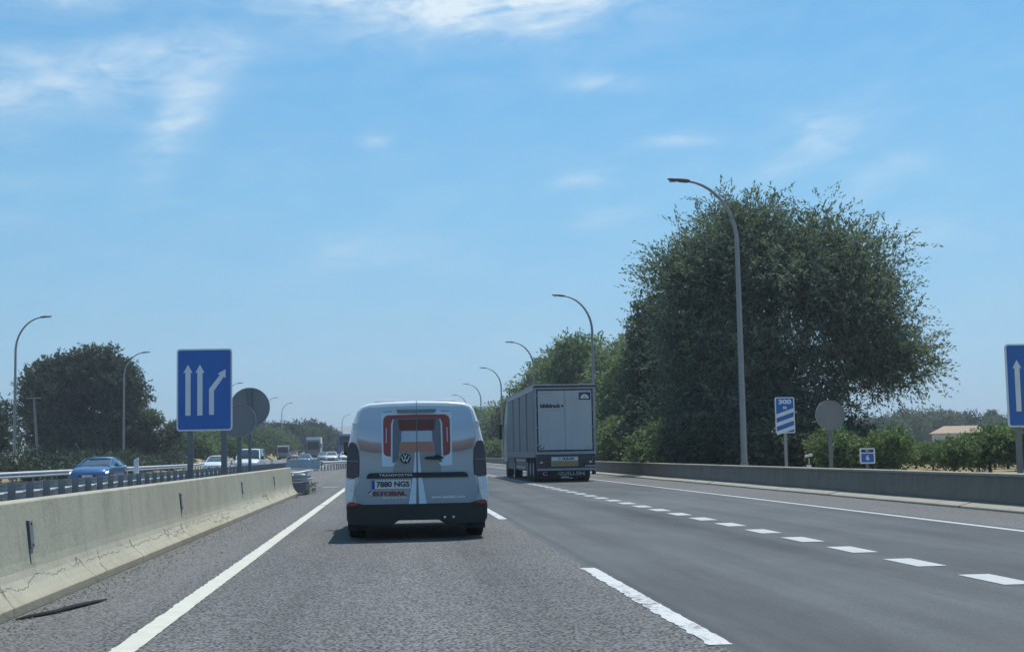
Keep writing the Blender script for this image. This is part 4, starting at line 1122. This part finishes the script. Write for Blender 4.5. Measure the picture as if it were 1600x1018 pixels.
# ------------------------------------------------------------------ trees and plants
def leaf_cloud(name, blobs, n, L, leaf, m, seed=1, K=10, up=.25, droop=.25, inner=.25, parent=None, align=.6, spread=.6, low=.0, shell=.28, wid=.42, inner_size=1.9):
    """many leaf-sized faces on short twigs spread through ellipsoids (cx,cy,cz,rx,ry,rz)"""
    g = np.random.default_rng(seed)
    B = np.array(blobs, float); area = (B[:, 3] * B[:, 4] + B[:, 3] * B[:, 5] + B[:, 4] * B[:, 5]); pr = area / area.sum()
    id_ = g.choice(len(B), n, p=pr); b = B[id_]
    d = g.normal(size=(n, 3)); d /= np.linalg.norm(d, axis=1)[:, None]
    r = 1 - np.abs(g.normal(size=n)) * shell; r = np.clip(r, .15, 1.03)
    # uneven outline
    lump = 1 + .10 * np.sin(d[:, 0] * 5 + b[:, 0]) * np.cos(d[:, 2] * 6 + b[:, 2]) + .06 * np.sin(d[:, 1] * 9 + 3 * d[:, 2])
    p = b[:, :3] + d * b[:, 3:6] * (r * lump)[:, None]
    keep = p[:, 2] > low; p = p[keep]; d = d[keep]; n = len(p)
    out = d * .9 + np.array([0, 0, up]) + g.normal(size=(n, 3)) * spread
    out /= np.linalg.norm(out, axis=1)[:, None]
    Ls = L * g.uniform(.5, 1.35, n)
    t = (np.arange(K) + .5) / K
    P = p[:, None, :] + out[:, None, :] * (Ls[:, None] * t[None, :])[:, :, None]
    P[:, :, 2] -= droop * (Ls[:, None] * t[None, :] ** 2)
    P += g.normal(size=P.shape) * leaf * .25
    A = out[:, None, :] * .7 + g.normal(size=P.shape) * align; A /= np.linalg.norm(A, axis=2)[:, :, None]
    C = P.reshape(-1, 3); A = A.reshape(-1, 3); S = leaf * g.uniform(.6, 1.3, len(C))
    ni = int(n * inner * 1.7)
    if ni:
        id2 = g.choice(len(B), ni, p=pr); b2 = B[id2]; d2 = g.normal(size=(ni, 3)); d2 /= np.linalg.norm(d2, axis=1)[:, None]
        c2 = b2[:, :3] + d2 * b2[:, 3:6] * (g.random(ni) ** (1 / 2.2) * .74)[:, None]
        k2 = c2[:, 2] > low; c2 = c2[k2]
        a2 = g.normal(size=c2.shape); a2 /= np.linalg.norm(a2, axis=1)[:, None]
        C = np.vstack([C, c2]); A = np.vstack([A, a2]); S = np.concatenate([S, leaf * inner_size * g.uniform(.7, 1.3, len(c2))])
    R = g.normal(size=C.shape); Bx = np.cross(A, R); Bx /= np.linalg.norm(Bx, axis=1)[:, None] + 1e-9
    h = (S * .5)[:, None]; wv = (S * wid * .5)[:, None]
    V_ = np.stack([C - A * h, C + Bx * wv - A * h * .1, C + A * h, C - Bx * wv - A * h * .1], 1).reshape(-1, 3)
    nf = len(C)
    me = bpy.data.meshes.new(name)
    me.vertices.add(nf * 4); me.vertices.foreach_set('co', V_.astype(np.float32).ravel())
    me.loops.add(nf * 4); me.loops.foreach_set('vertex_index', np.arange(nf * 4, dtype=np.int32))
    me.polygons.add(nf); me.polygons.foreach_set('loop_start', np.arange(0, nf * 4, 4, dtype=np.int32))
    try: me.polygons.foreach_set('loop_total', np.full(nf, 4, dtype=np.int32))
    except Exception: pass
    me.materials.append(m); me.update(calc_edges=True)
    return link(name, me, parent)


def clumps(blobs, n, r, seed=1, fill=True):
    """break big ellipsoids into many leafy clumps on their surface"""
    g = np.random.default_rng(seed); B = np.array(blobs, float); a = B[:, 3] * B[:, 5]; out = []
    for i in g.choice(len(B), n, p=a / a.sum()):
        b = B[i]; d = g.normal(size=3); d /= np.linalg.norm(d)
        c = b[:3] + d * (b[3:6] - r * .6) * g.uniform(.76, 1.12)
        k = r * g.uniform(.6, 1.35)
        out.append((c[0], c[1], max(c[2], k * .5), k * 1.15, k * 1.1, k * .72))
    return out


def trunk_mesh(h, r, blobs, seed=1, lean=(0, 0), limbs=6):
    q = random.Random(seed); mb = MB()
    top = Vector((lean[0], lean[1], h))
    pts = [Vector((lean[0] * t + q.uniform(-.08, .08) * h * .1, lean[1] * t, h * t)) for t in (0, .15, .35, .6, .8, 1)]
    mb.tube(pts, [r * 1.35, r * 1.05, r * .85, r * .65, r * .45, r * .25], 9)
    for k in range(limbs):
        b = blobs[k % len(blobs)]
        a = pts[2 + k % 3]; e = Vector((b[0] + q.uniform(-.4, .4) * b[3], b[1] + q.uniform(-.4, .4) * b[4], b[2] + q.uniform(-.1, .5) * b[5]))
        mid = a.lerp(e, .5) + Vector((0, 0, .12 * h * q.random()))
        mb.tube([a, mid, e], [r * .42, r * .27, r * .08], 6)
    return mb


def tree(name, loc, label, blobs, n, L, leaf, m, seed, group=None, tr=.3, th=None, cat='tree', cl=None, **kw):
    root = tag(empty(name, loc), label, cat, group)
    leaf_cloud('crown', clumps(blobs, cl[0], cl[1], seed) if cl else blobs, n, L, leaf, M[m], seed, parent=root, **kw)
    th = th or max(b[2] for b in blobs)
    trunk_mesh(th, tr, blobs, seed).build('trunk', M['bark'], root, True)
    return root


# big elm behind the right wall (metres from its foot)
elm_blobs = [(0, 0, 7.2, 5.6, 4.6, 5.0), (-.6, .3, 10.3, 4.0, 3.8, 3.5), (-3.2, .2, 9.8, 2.6, 2.4, 2.2), (2.6, 0, 10.4, 2.8, 2.6, 2.6), (-3.3, .5, 7.6, 2.5, 3.0, 3.2), (-2.2, -.5, 3.6, 3.4, 3.6, 3.6), (3.4, 0, 8.4, 3.0, 3.2, 3.0),
             (5.4, .2, 5.4, 2.3, 2.2, 1.9), (.8, 0, 3.6, 2.9, 3.4, 3.5), (-4.1, 0, 4.4, 1.7, 2.6, 3.6), (-1.0, 0, 12.0, 1.3, 1.2, 1.2), (4.2, 0, 10.6, 1.5, 1.5, 1.3)]
tree('elm_tree', (18.6, 66.5, 0), 'huge bushy elm tree with feathery twigs filling the right side behind the wall', elm_blobs, 15500, 1.25, .20, 'leaf_elm', 11, tr=.42, th=9, K=14, up=.3, droop=.25, inner=.5, spread=.45, shell=.3, wid=.34, inner_size=2.3, low=.2, cl=(235, 1.5), align=.3)
tree('cypress_like_tree', (15.3, 80, 0), 'dark upright tree at the left shoulder of the huge elm', [(0, 0, 6.2, 1.7, 1.8, 4.1), (.2, 0, 2.8, 2.3, 2.2, 2.8), (-.3, 0, 7.6, 1.1, 1.2, 2.2)], 2600, .7, .24, 'leaf_dark', 12, inner=1.0, up=.8, K=9, low=.1)
SH = [('shrub', (15.6, 69, 0), 2.3, 3.6, 'leafy shrub at the foot of the huge elm, left of its trunk'), ('shrub', (15.0, 74, 0), 1.9, 2.9, 'shrub between the huge elm and the dark upright tree'),
      ('shrub', (17.8, 60.5, 0), 2.3, 2.6, 'shrub behind the countdown sign under the elm'), ('shrub', (20.6, 64, 0), 1.9, 2.3, 'shrub behind the round grey disc under the elm')]
for i, (nm, lc, r, h, lb) in enumerate(SH):
    tree(nm, lc, lb, [(0, 0, h * .48, r, r, h * .52), (r * .6, 0, h * .35, r * .7, r * .7, h * .38), (-r * .6, .3, h * .36, r * .7, r * .7, h * .4)], 1100, .6, .24, 'leaf_row' if i < 2 else 'leaf_dark', 30 + i, cat='shrub', group='shrubs under the elm', tr=.08, inner=.9, low=.05)

ROW = [  # x, y, height, half width, material, label
    (17.6, 96, 7.9, 3.2, 'leaf_row', 'bushy green tree directly right of the truck trailer'),
    (18.2, 108, 9.4, 3.3, 'leaf_row_pale', 'tall pale green tree standing behind the second lamp pole'),
    (16.8, 122, 11.2, 3.6, 'leaf_row', 'rounded green tree seen above the truck trailer roof'),
    (17.2, 138, 11.8, 3.8, 'leaf_row_pale', 'feathery tree above the front of the truck trailer'),
    (17.2, 156, 11.6, 3.8, 'leaf_row', 'green tree whose left edge shows beside the truck'),
    (17.0, 176, 9.0, 3.4, 'leaf_dark', 'dark tree just left of the truck behind the fourth lamp'),
    (16.8, 196, 8.2, 3.4, 'leaf_row_pale', 'olive green tree between van and truck, nearest to the truck'),
    (16.8, 214, 8.3, 3.4, 'leaf_row', 'green tree in the middle of the gap between van and truck'),
    (16.6, 236, 8.6, 3.4, 'leaf_row_pale', 'tree beside the fifth lamp close to the van roof edge'),
    (16.6, 262, 9.3, 3.6, 'leaf_row', 'tree just right of the van side'),
    (16.6, 295, 10, 4.0, 'leaf_row_pale', 'far roadside tree touching the van outline'),
]
for i, (x, y, h, r, m_, lb) in enumerate(ROW):
    q = random.Random(100 + i)
    bl = [(0, 0, h * .45, r, r, h * .46), (q.uniform(-.6, .6), 0, h * .72, r * .72, r * .72, h * .28), (-r * .55, 0, h * .35, r * .65, r * .7, h * .34), (r * .55, 1, h * .5, r * .6, r * .7, h * .34), (-r * .4, -1, h * .62, r * .5, r * .5, h * .22)]
    h *= 1.1
    tree('roadside_tree', (x, y, 0), lb, [(a, b_, c * 1.1, d, e, f * 1.1) for a, b_, c, d, e, f in bl], 3000 if y < 130 else 2000, .8, .3 if y < 130 else .38, m_, 200 + i, group='trees along the right wall', K=8, inner=.6, up=.35, low=.1, tr=.22, cl=(60, 1.25))
# shrubs filling the foot of the row
for i, (x, y, h, r, lb) in enumerate([(14.9, 88, 3.4, 2.4, 'low shrub behind the wall just right of the truck'), (14.8, 99, 3.6, 2.6, 'low shrub hidden half by the truck trailer corner'),
                                  (14.6, 190, 3.2, 2.6, 'low shrub behind the wall at the right end of the van truck gap'), (14.6, 206, 3.0, 2.6, 'low shrub behind the wall in the middle of the van truck gap'), (14.6, 226, 3.2, 2.8, 'low shrub behind the wall beside the van')]):
    tree('shrub', (x, y, 0), lb, [(0, 0, h * .48, r, r, h * .52)], 700, .6, .28, 'leaf_row', 330 + i, cat='shrub', group='shrubs along the right wall', tr=.07, inner=.8, low=.05)

# left-hand trees
dome = [(0, 0, 6.6, 6.4, 5.4, 5.9), (-2.6, 0, 9.3, 3.5, 3.3, 3.4), (1.0, 0, 10.3, 3.6, 3.2, 3.2), (3.3, 0, 7.6, 2.7, 3, 3.4), (-4.2, 0, 5.2, 2.1, 3, 3.8), (3.9, 0, 4.0, 2.2, 3, 3.6), (0, -1, 3, 5.4, 4.4, 3)]
tree('holm_oak', (-32.0, 151, 0), 'big dark dome shaped tree left of the blue lane sign', dome, 11500, .75, .33, 'leaf_dark', 51, tr=.45, K=10, inner=.7, up=.4, shell=.25, cl=(200, 1.5), inner_size=2.3, low=.1)
tree('roadside_tree', (-33.4, 118, 0), 'mid height dark tree at the left edge of the view', [(0, 0, 3.6, 3.0, 3, 3.4), (-2.5, 0, 3.2, 2.5, 2.6, 3)], 2200, .7, .3, 'leaf_dark', 52, K=8, inner=1.0, up=.5, low=.1)
tree('roadside_tree', (-24.4, 149, 0), 'grey green tree between the dark dome tree and the blue lane sign', [(0, 0, 3.8, 2.4, 2.4, 3.3), (1.4, .4, 3.0, 2.0, 2, 2.6), (-1.8, 0, 2.8, 1.7, 2, 2.5)], 2600, .7, .27, 'leaf_grey', 53, K=8, cl=(30, .9), inner=.7, up=.5, low=.1)
hd = tag(empty('tree_shade_leaves', (-23.6, 60, 0)), 'dark leafy strip standing in for tree shade behind the far guardrail', 'tree_shade_leaves')
hb = []
q = random.Random(21)
for k in range(75):
    y = k * 1.55; hb.append((q.uniform(-.8, .5) - (1.0 if y > 95 else 0), y, .8, 1.2, 1.3, q.uniform(.5, 1.35)))
leaf_cloud('leaves', hb, 5200, .5, .26, M['leaf_dark'], 90, K=6, inner=1.2, up=.5, parent=hd, low=.0)  # leaves added as a dark strip where the tree shadows fall
LS = [(-26.5, 182, 4.3, 3.2, 'leaf_bright', 'bright green bush seen under the left part of the blue lane sign'), (-24.5, 196, 4.0, 3.0, 'leaf_bright', 'bright green bush between the posts of the blue lane sign'),
      (-24.5, 215, 4.4, 3.4, 'leaf_mid', 'green bush behind the second post of the blue lane sign'), (-24.8, 235, 4.8, 3.6, 'leaf_olive', 'bush behind the white minivan'), (-25.6, 262, 5.4, 4.0, 'leaf_mid', 'bush right of the white minivan'),
      (-24.4, 290, 5.6, 4.0, 'leaf_bright', 'bright bush left of the small grey truck')]
for i, (x, y, h, r, m_, lb) in enumerate(LS):
    tree('bush', (x, y, zt(x, y) - .2), lb, [(0, 0, h * .45, r, r, h * .5), (r * .7, 1, h * .35, r * .7, r, h * .38), (-r * .7, 0, h * .35, r * .7, r, h * .4)], 1500, .7, .36, m_, 400 + i, cat='bush', group='bushes on the bank beyond the opposing carriageway', tr=.08, K=7, inner=.8, low=.0)
FT = [(-36, 300, 8.0, 5.0, 'leaf_dark', 'far tree above the white car near the blue lane sign'), (-31, 318, 8.2, 4.6, 'leaf_mid', 'far tree behind the round sign backs'), (-29.5, 340, 9.0, 5.0, 'leaf_dark', 'far tree just right of the round sign backs'),
      (-25.5, 350, 9.3, 5.2, 'leaf_dark', 'far dark tree above the small grey truck'), (-22.5, 362, 8.4, 4.4, 'leaf_mid', 'far green tree right of the small grey truck'), (-20.5, 385, 7.8, 4.4, 'leaf_bright', 'far bright tree left of the white oncoming truck'),
      (-17.8, 372, 10.2, 4.4, 'leaf_dark', 'dark domed far tree behind the white oncoming truck'), (-15.6, 385, 9.4, 4.2, 'leaf_dark', 'dark domed far tree right of the white oncoming truck'), (-13.2, 400, 7.6, 4.0, 'leaf_dark', 'lower far tree left of the blue truck')]
for i, (x, y, h, r, m_, lb) in enumerate(FT):
    x -= 4.0 if i > 5 else 0.0
    tree('far_tree', (x, y, 1.0), lb, [(0, 0, h * .46, r, r, h * .48), (r * .3, 0, h * .65, r * .7, r * .7, h * .3), (-r * .5, 0, h * .4, r * .6, r * .7, h * .36)], 1500, .9, .55, m_, 450 + i, group='far trees left of the road', tr=.25, K=6, inner=.9, low=0.0)

# orchard behind the right wall
orch = []
for v in range(3):
    rr_ = random.Random(60 + v)
    root = empty('fruit_tree')
    bl = [(0, 0, 1.3, 1.4, 1.4, .9), (.6, .3, 1.55, .9, .9, .75), (-.6, -.2, 1.2, 1.0, 1.0, .8)]
    leaf_cloud('crown', bl, 620, .5, .19, M['leaf_bright'], 70 + v, K=7, inner=.6, up=.5, droop=.25, parent=root, low=.4, wid=.5)
    mb = trunk_mesh(1.5, .07, bl, 70 + v, limbs=4); mb.build('trunk', M['bark'], root, True)
    orch.append(root)
rr_ = random.Random(9); used = [False] * 3; no = 0
spots = []
for row in range(10):
    for k in range(34):
        x = 16.5 + k * 2.0 + rr_.uniform(-.4, .4); y = 56 + row * 6.0 + rr_.uniform(-.5, .5)
        ang = x / y
        if ang < .31 or ang > .475: continue
        if x < 26.2 and 58 < y < 76: continue
        if len(spots) < 140: spots.append((x, y))
for (x, y) in spots:
    v = rr_.randrange(3)
    if not used[v]: o = orch[v]; used[v] = True
    else: o = copy_tree(orch[v])
    # the plot in front of the farmhouse is younger and lower
    s = rr_.uniform(.55, .66) if .374 < x / y < .430 else rr_.uniform(.70, .88)
    o.location = (x, y, -.05); o.rotation_euler = (0, 0, rr_.uniform(0, 6.28)); o.scale = (s, s, s)
    tag(o, 'low green fruit tree standing in the orchard rows behind the right wall', 'fruit tree', 'fruit trees in the orchard')
for v in range(3):
    if not used[v]:
        for c in list(orch[v].children): bpy.data.objects.remove(c)
        bpy.data.objects.remove(orch[v])

PT = [(119, 318, 9.5, 5.6, 'leaf_olive', 'round stone pine left of the farmhouse, nearest the elm'), (131, 330, 10.2, 6.6, 'leaf_olive', 'broad stone pine behind the farmhouse left end'), (141, 338, 9.6, 6.4, 'leaf_dark', 'broad pine behind the farmhouse roof'),
      (148, 330, 8.0, 5.5, 'leaf_olive', 'lower pine behind the farmhouse right end'), (152, 345, 9.4, 2.6, 'leaf_dark', 'narrow pointed tree just left of the right blue sign'), (160, 335, 7.6, 6.0, 'leaf_dark', 'dark tree cluster under the right blue sign'),
      (108, 300, 7.4, 4.6, 'leaf_mid', 'green tree showing through the gap of the elm'), (97, 280, 7.0, 4.5, 'leaf_dark', 'dark tree seen just right of the round grey disc')]
for i, (x, y, h, r, m_, lb) in enumerate(PT):
    tree('pine_tree', (x, y, 0), lb, [(0, 0, h * .62, r, r, h * .38), (r * .4, 0, h * .5, r * .7, r, h * .4), (-r * .5, 0, h * .45, r * .6, r, h * .38), (0, 0, h * .25, r * .9, r * .8, h * .25)], 1700, .9, .6, m_, 500 + i, group='pines round the farmhouse', tr=.3, K=6, inner=.9, low=0.0)

# distant wood, one mass nobody could count
q = random.Random(77); blobs = []
for k in range(170):
    a = math.radians(-34 + 70 * k / 170); dd = q.uniform(560, 760)
    if -2.5 < math.degrees(a) < 1.2: dd = 950
    blobs.append((math.sin(a) * dd, math.cos(a) * dd, 3.0, q.uniform(7, 14), 8, q.uniform(3.5, 6.5)))
wd = leaf_cloud('woods', blobs, 15000, 2.0, 1.7, M['leaf_dark'], 600, K=4, inner=.5, up=.3, low=-.5)
tag(wd, 'hazy dark belt of distant trees across the plain', 'woods', kind='stuff')

# farmhouse
fh = tag(empty('farmhouse', (103.5, 250, 0), -.25), 'low white farmhouse with a tiled hipped roof beyond the orchard', 'house')
MB().box(-4.2, 4.2, -3, 3, 0, 3.3).build('wall', mat('whitewash', (.52, .50, .45), .9, var=.1), fh)
M['tile'] = mat('clay_tiles', (.42, .30, .20), .85, var=.2, vscale=3, stretch=(5, 1, 1))
MB().add([(-4.7, -3.5, 3.25), (4.7, -3.5, 3.25), (4.7, 3.5, 3.25), (-4.7, 3.5, 3.25), (-2.4, 0, 4.6), (3.6, 0, 4.6)], [(0, 1, 5, 4), (1, 2, 5), (2, 3, 4, 5), (3, 0, 4), (3, 2, 1, 0)]).build('roof', M['tile'], fh)
for x in (-2.2, .4, 2.8):
    wn = MB().box(x - .45, x + .45, -3.02, -2.98, 1.5, 2.6).build('window', M['glass'], fh)
    MB().box(x - .55, x + .55, -3.06, -3.03, 1.42, 1.49).build('sill', M['kerb_conc'], wn)
sh = tag(empty('shed', (81, 240, 0)), 'small pink plastered shed seen between the round disc and the orchard', 'shed')
MB().box(-3.5, 3.5, -2, 2, 0, 2.3).build('wall', mat('pink_plaster', (.45, .30, .24), .9, var=.1), sh)
MB().prism([(-3.8, 2.3), (3.8, 2.3), (3.6, 2.55), (-3.6, 2.75)], -2.3, 2.3).build('roof', M['tile'], sh)

# ------------------------------------------------------------------ small things on the shoulder
mb = MB()
mb.tube([(-2.86, 11.1, .012), (-2.80, 11.25, .014), (-2.68, 11.5, .016), (-2.60, 11.85, .02), (-2.52, 12.2, .016), (-2.46, 12.5, .012)], [.006, .016, .018, .02, .017, .006], 7)
tag(mb.build('rubber_strip', M['rubber']), 'thin black strip of rubber lying on the gravelly shoulder by the barrier', 'debris')
mb = MB().prism([(-2.62, 54.0), (-2.0, 54.3), (-2.0, 54.5), (-2.7, 54.35)], .004, .02, 'z')
tag(mb.build('white_scrap', M['ink_white']), 'flat white scrap lying on the shoulder beyond the barrier end', 'debris')
for i, (x, y, s, lb) in enumerate([(-2.62, 44.6, .26, 'dry weed at the foot of the barrier end'), (-2.75, 50.0, .42, 'taller dry weed standing beyond the barrier end'), (-2.55, 46.2, .22, 'small dry weed right of the bent steel beams'),
                                   (-3.0, 53, .35, 'dry weed farthest down the shoulder edge'), (-2.78, 42.0, .16, 'tiny weed growing in the crack of the barrier foot')]):
    w_ = leaf_cloud('weed', [(0, 0, s * .25, s * .3, s * .3, s * .3)], 26, s * .35, s * .14, M['weed'], 700 + i, K=5, inner=.1, up=1.0, low=0)
    w_.location = (x, y, .01); tag(w_, lb, 'weed', 'weeds at the barrier end')
# grit and small stones along the barrier foot
g = random.Random(15); mb = MB()
for k in range(2600):
    y = 6 + (g.random() ** 1.5) * 60; x = -2.9 + abs(g.gauss(0, .33)) + .0
    if x > -1.9: continue
    s = g.uniform(.004, .014)
    vs = [(x + s * g.uniform(.6, 1.2), y, .001), (x, y + s * g.uniform(.6, 1.4), .001), (x - s, y, .001), (x, y - s, .001), (x + g.uniform(-.3, .3) * s, y, s * g.uniform(.8, 1.5))]
    mb.add(vs, [(0, 1, 4), (1, 2, 4), (2, 3, 4), (3, 0, 4)])
tag(link('gravel', mb.mesh('gravel', mat('grit', (.20, .19, .175), .9, var=.4, vscale=20))), 'loose grit and small stones along the barrier foot', 'gravel', kind='stuff')

# ------------------------------------------------------------------ air
HAZE = 0.00045
if HAZE:
    hz = MB().box(-6500, 6500, -1500, 6500, -1.1 - .2, 95)
    m = bpy.data.materials.new('haze'); m.use_nodes = True; N = NT(m.node_tree); N.n.clear()
    pv = N.node('ShaderNodeVolumePrincipled'); pv.inputs['Color'].default_value = (.80, .90, 1.0, 1); pv.inputs['Density'].default_value = HAZE
    pv.inputs['Anisotropy'].default_value = .3
    N.l.new(pv.outputs[0], N.node('ShaderNodeOutputMaterial').inputs['Volume'])
    tag(hz.build('haze', m), 'thin pale summer haze over the plain', 'haze', kind='stuff')
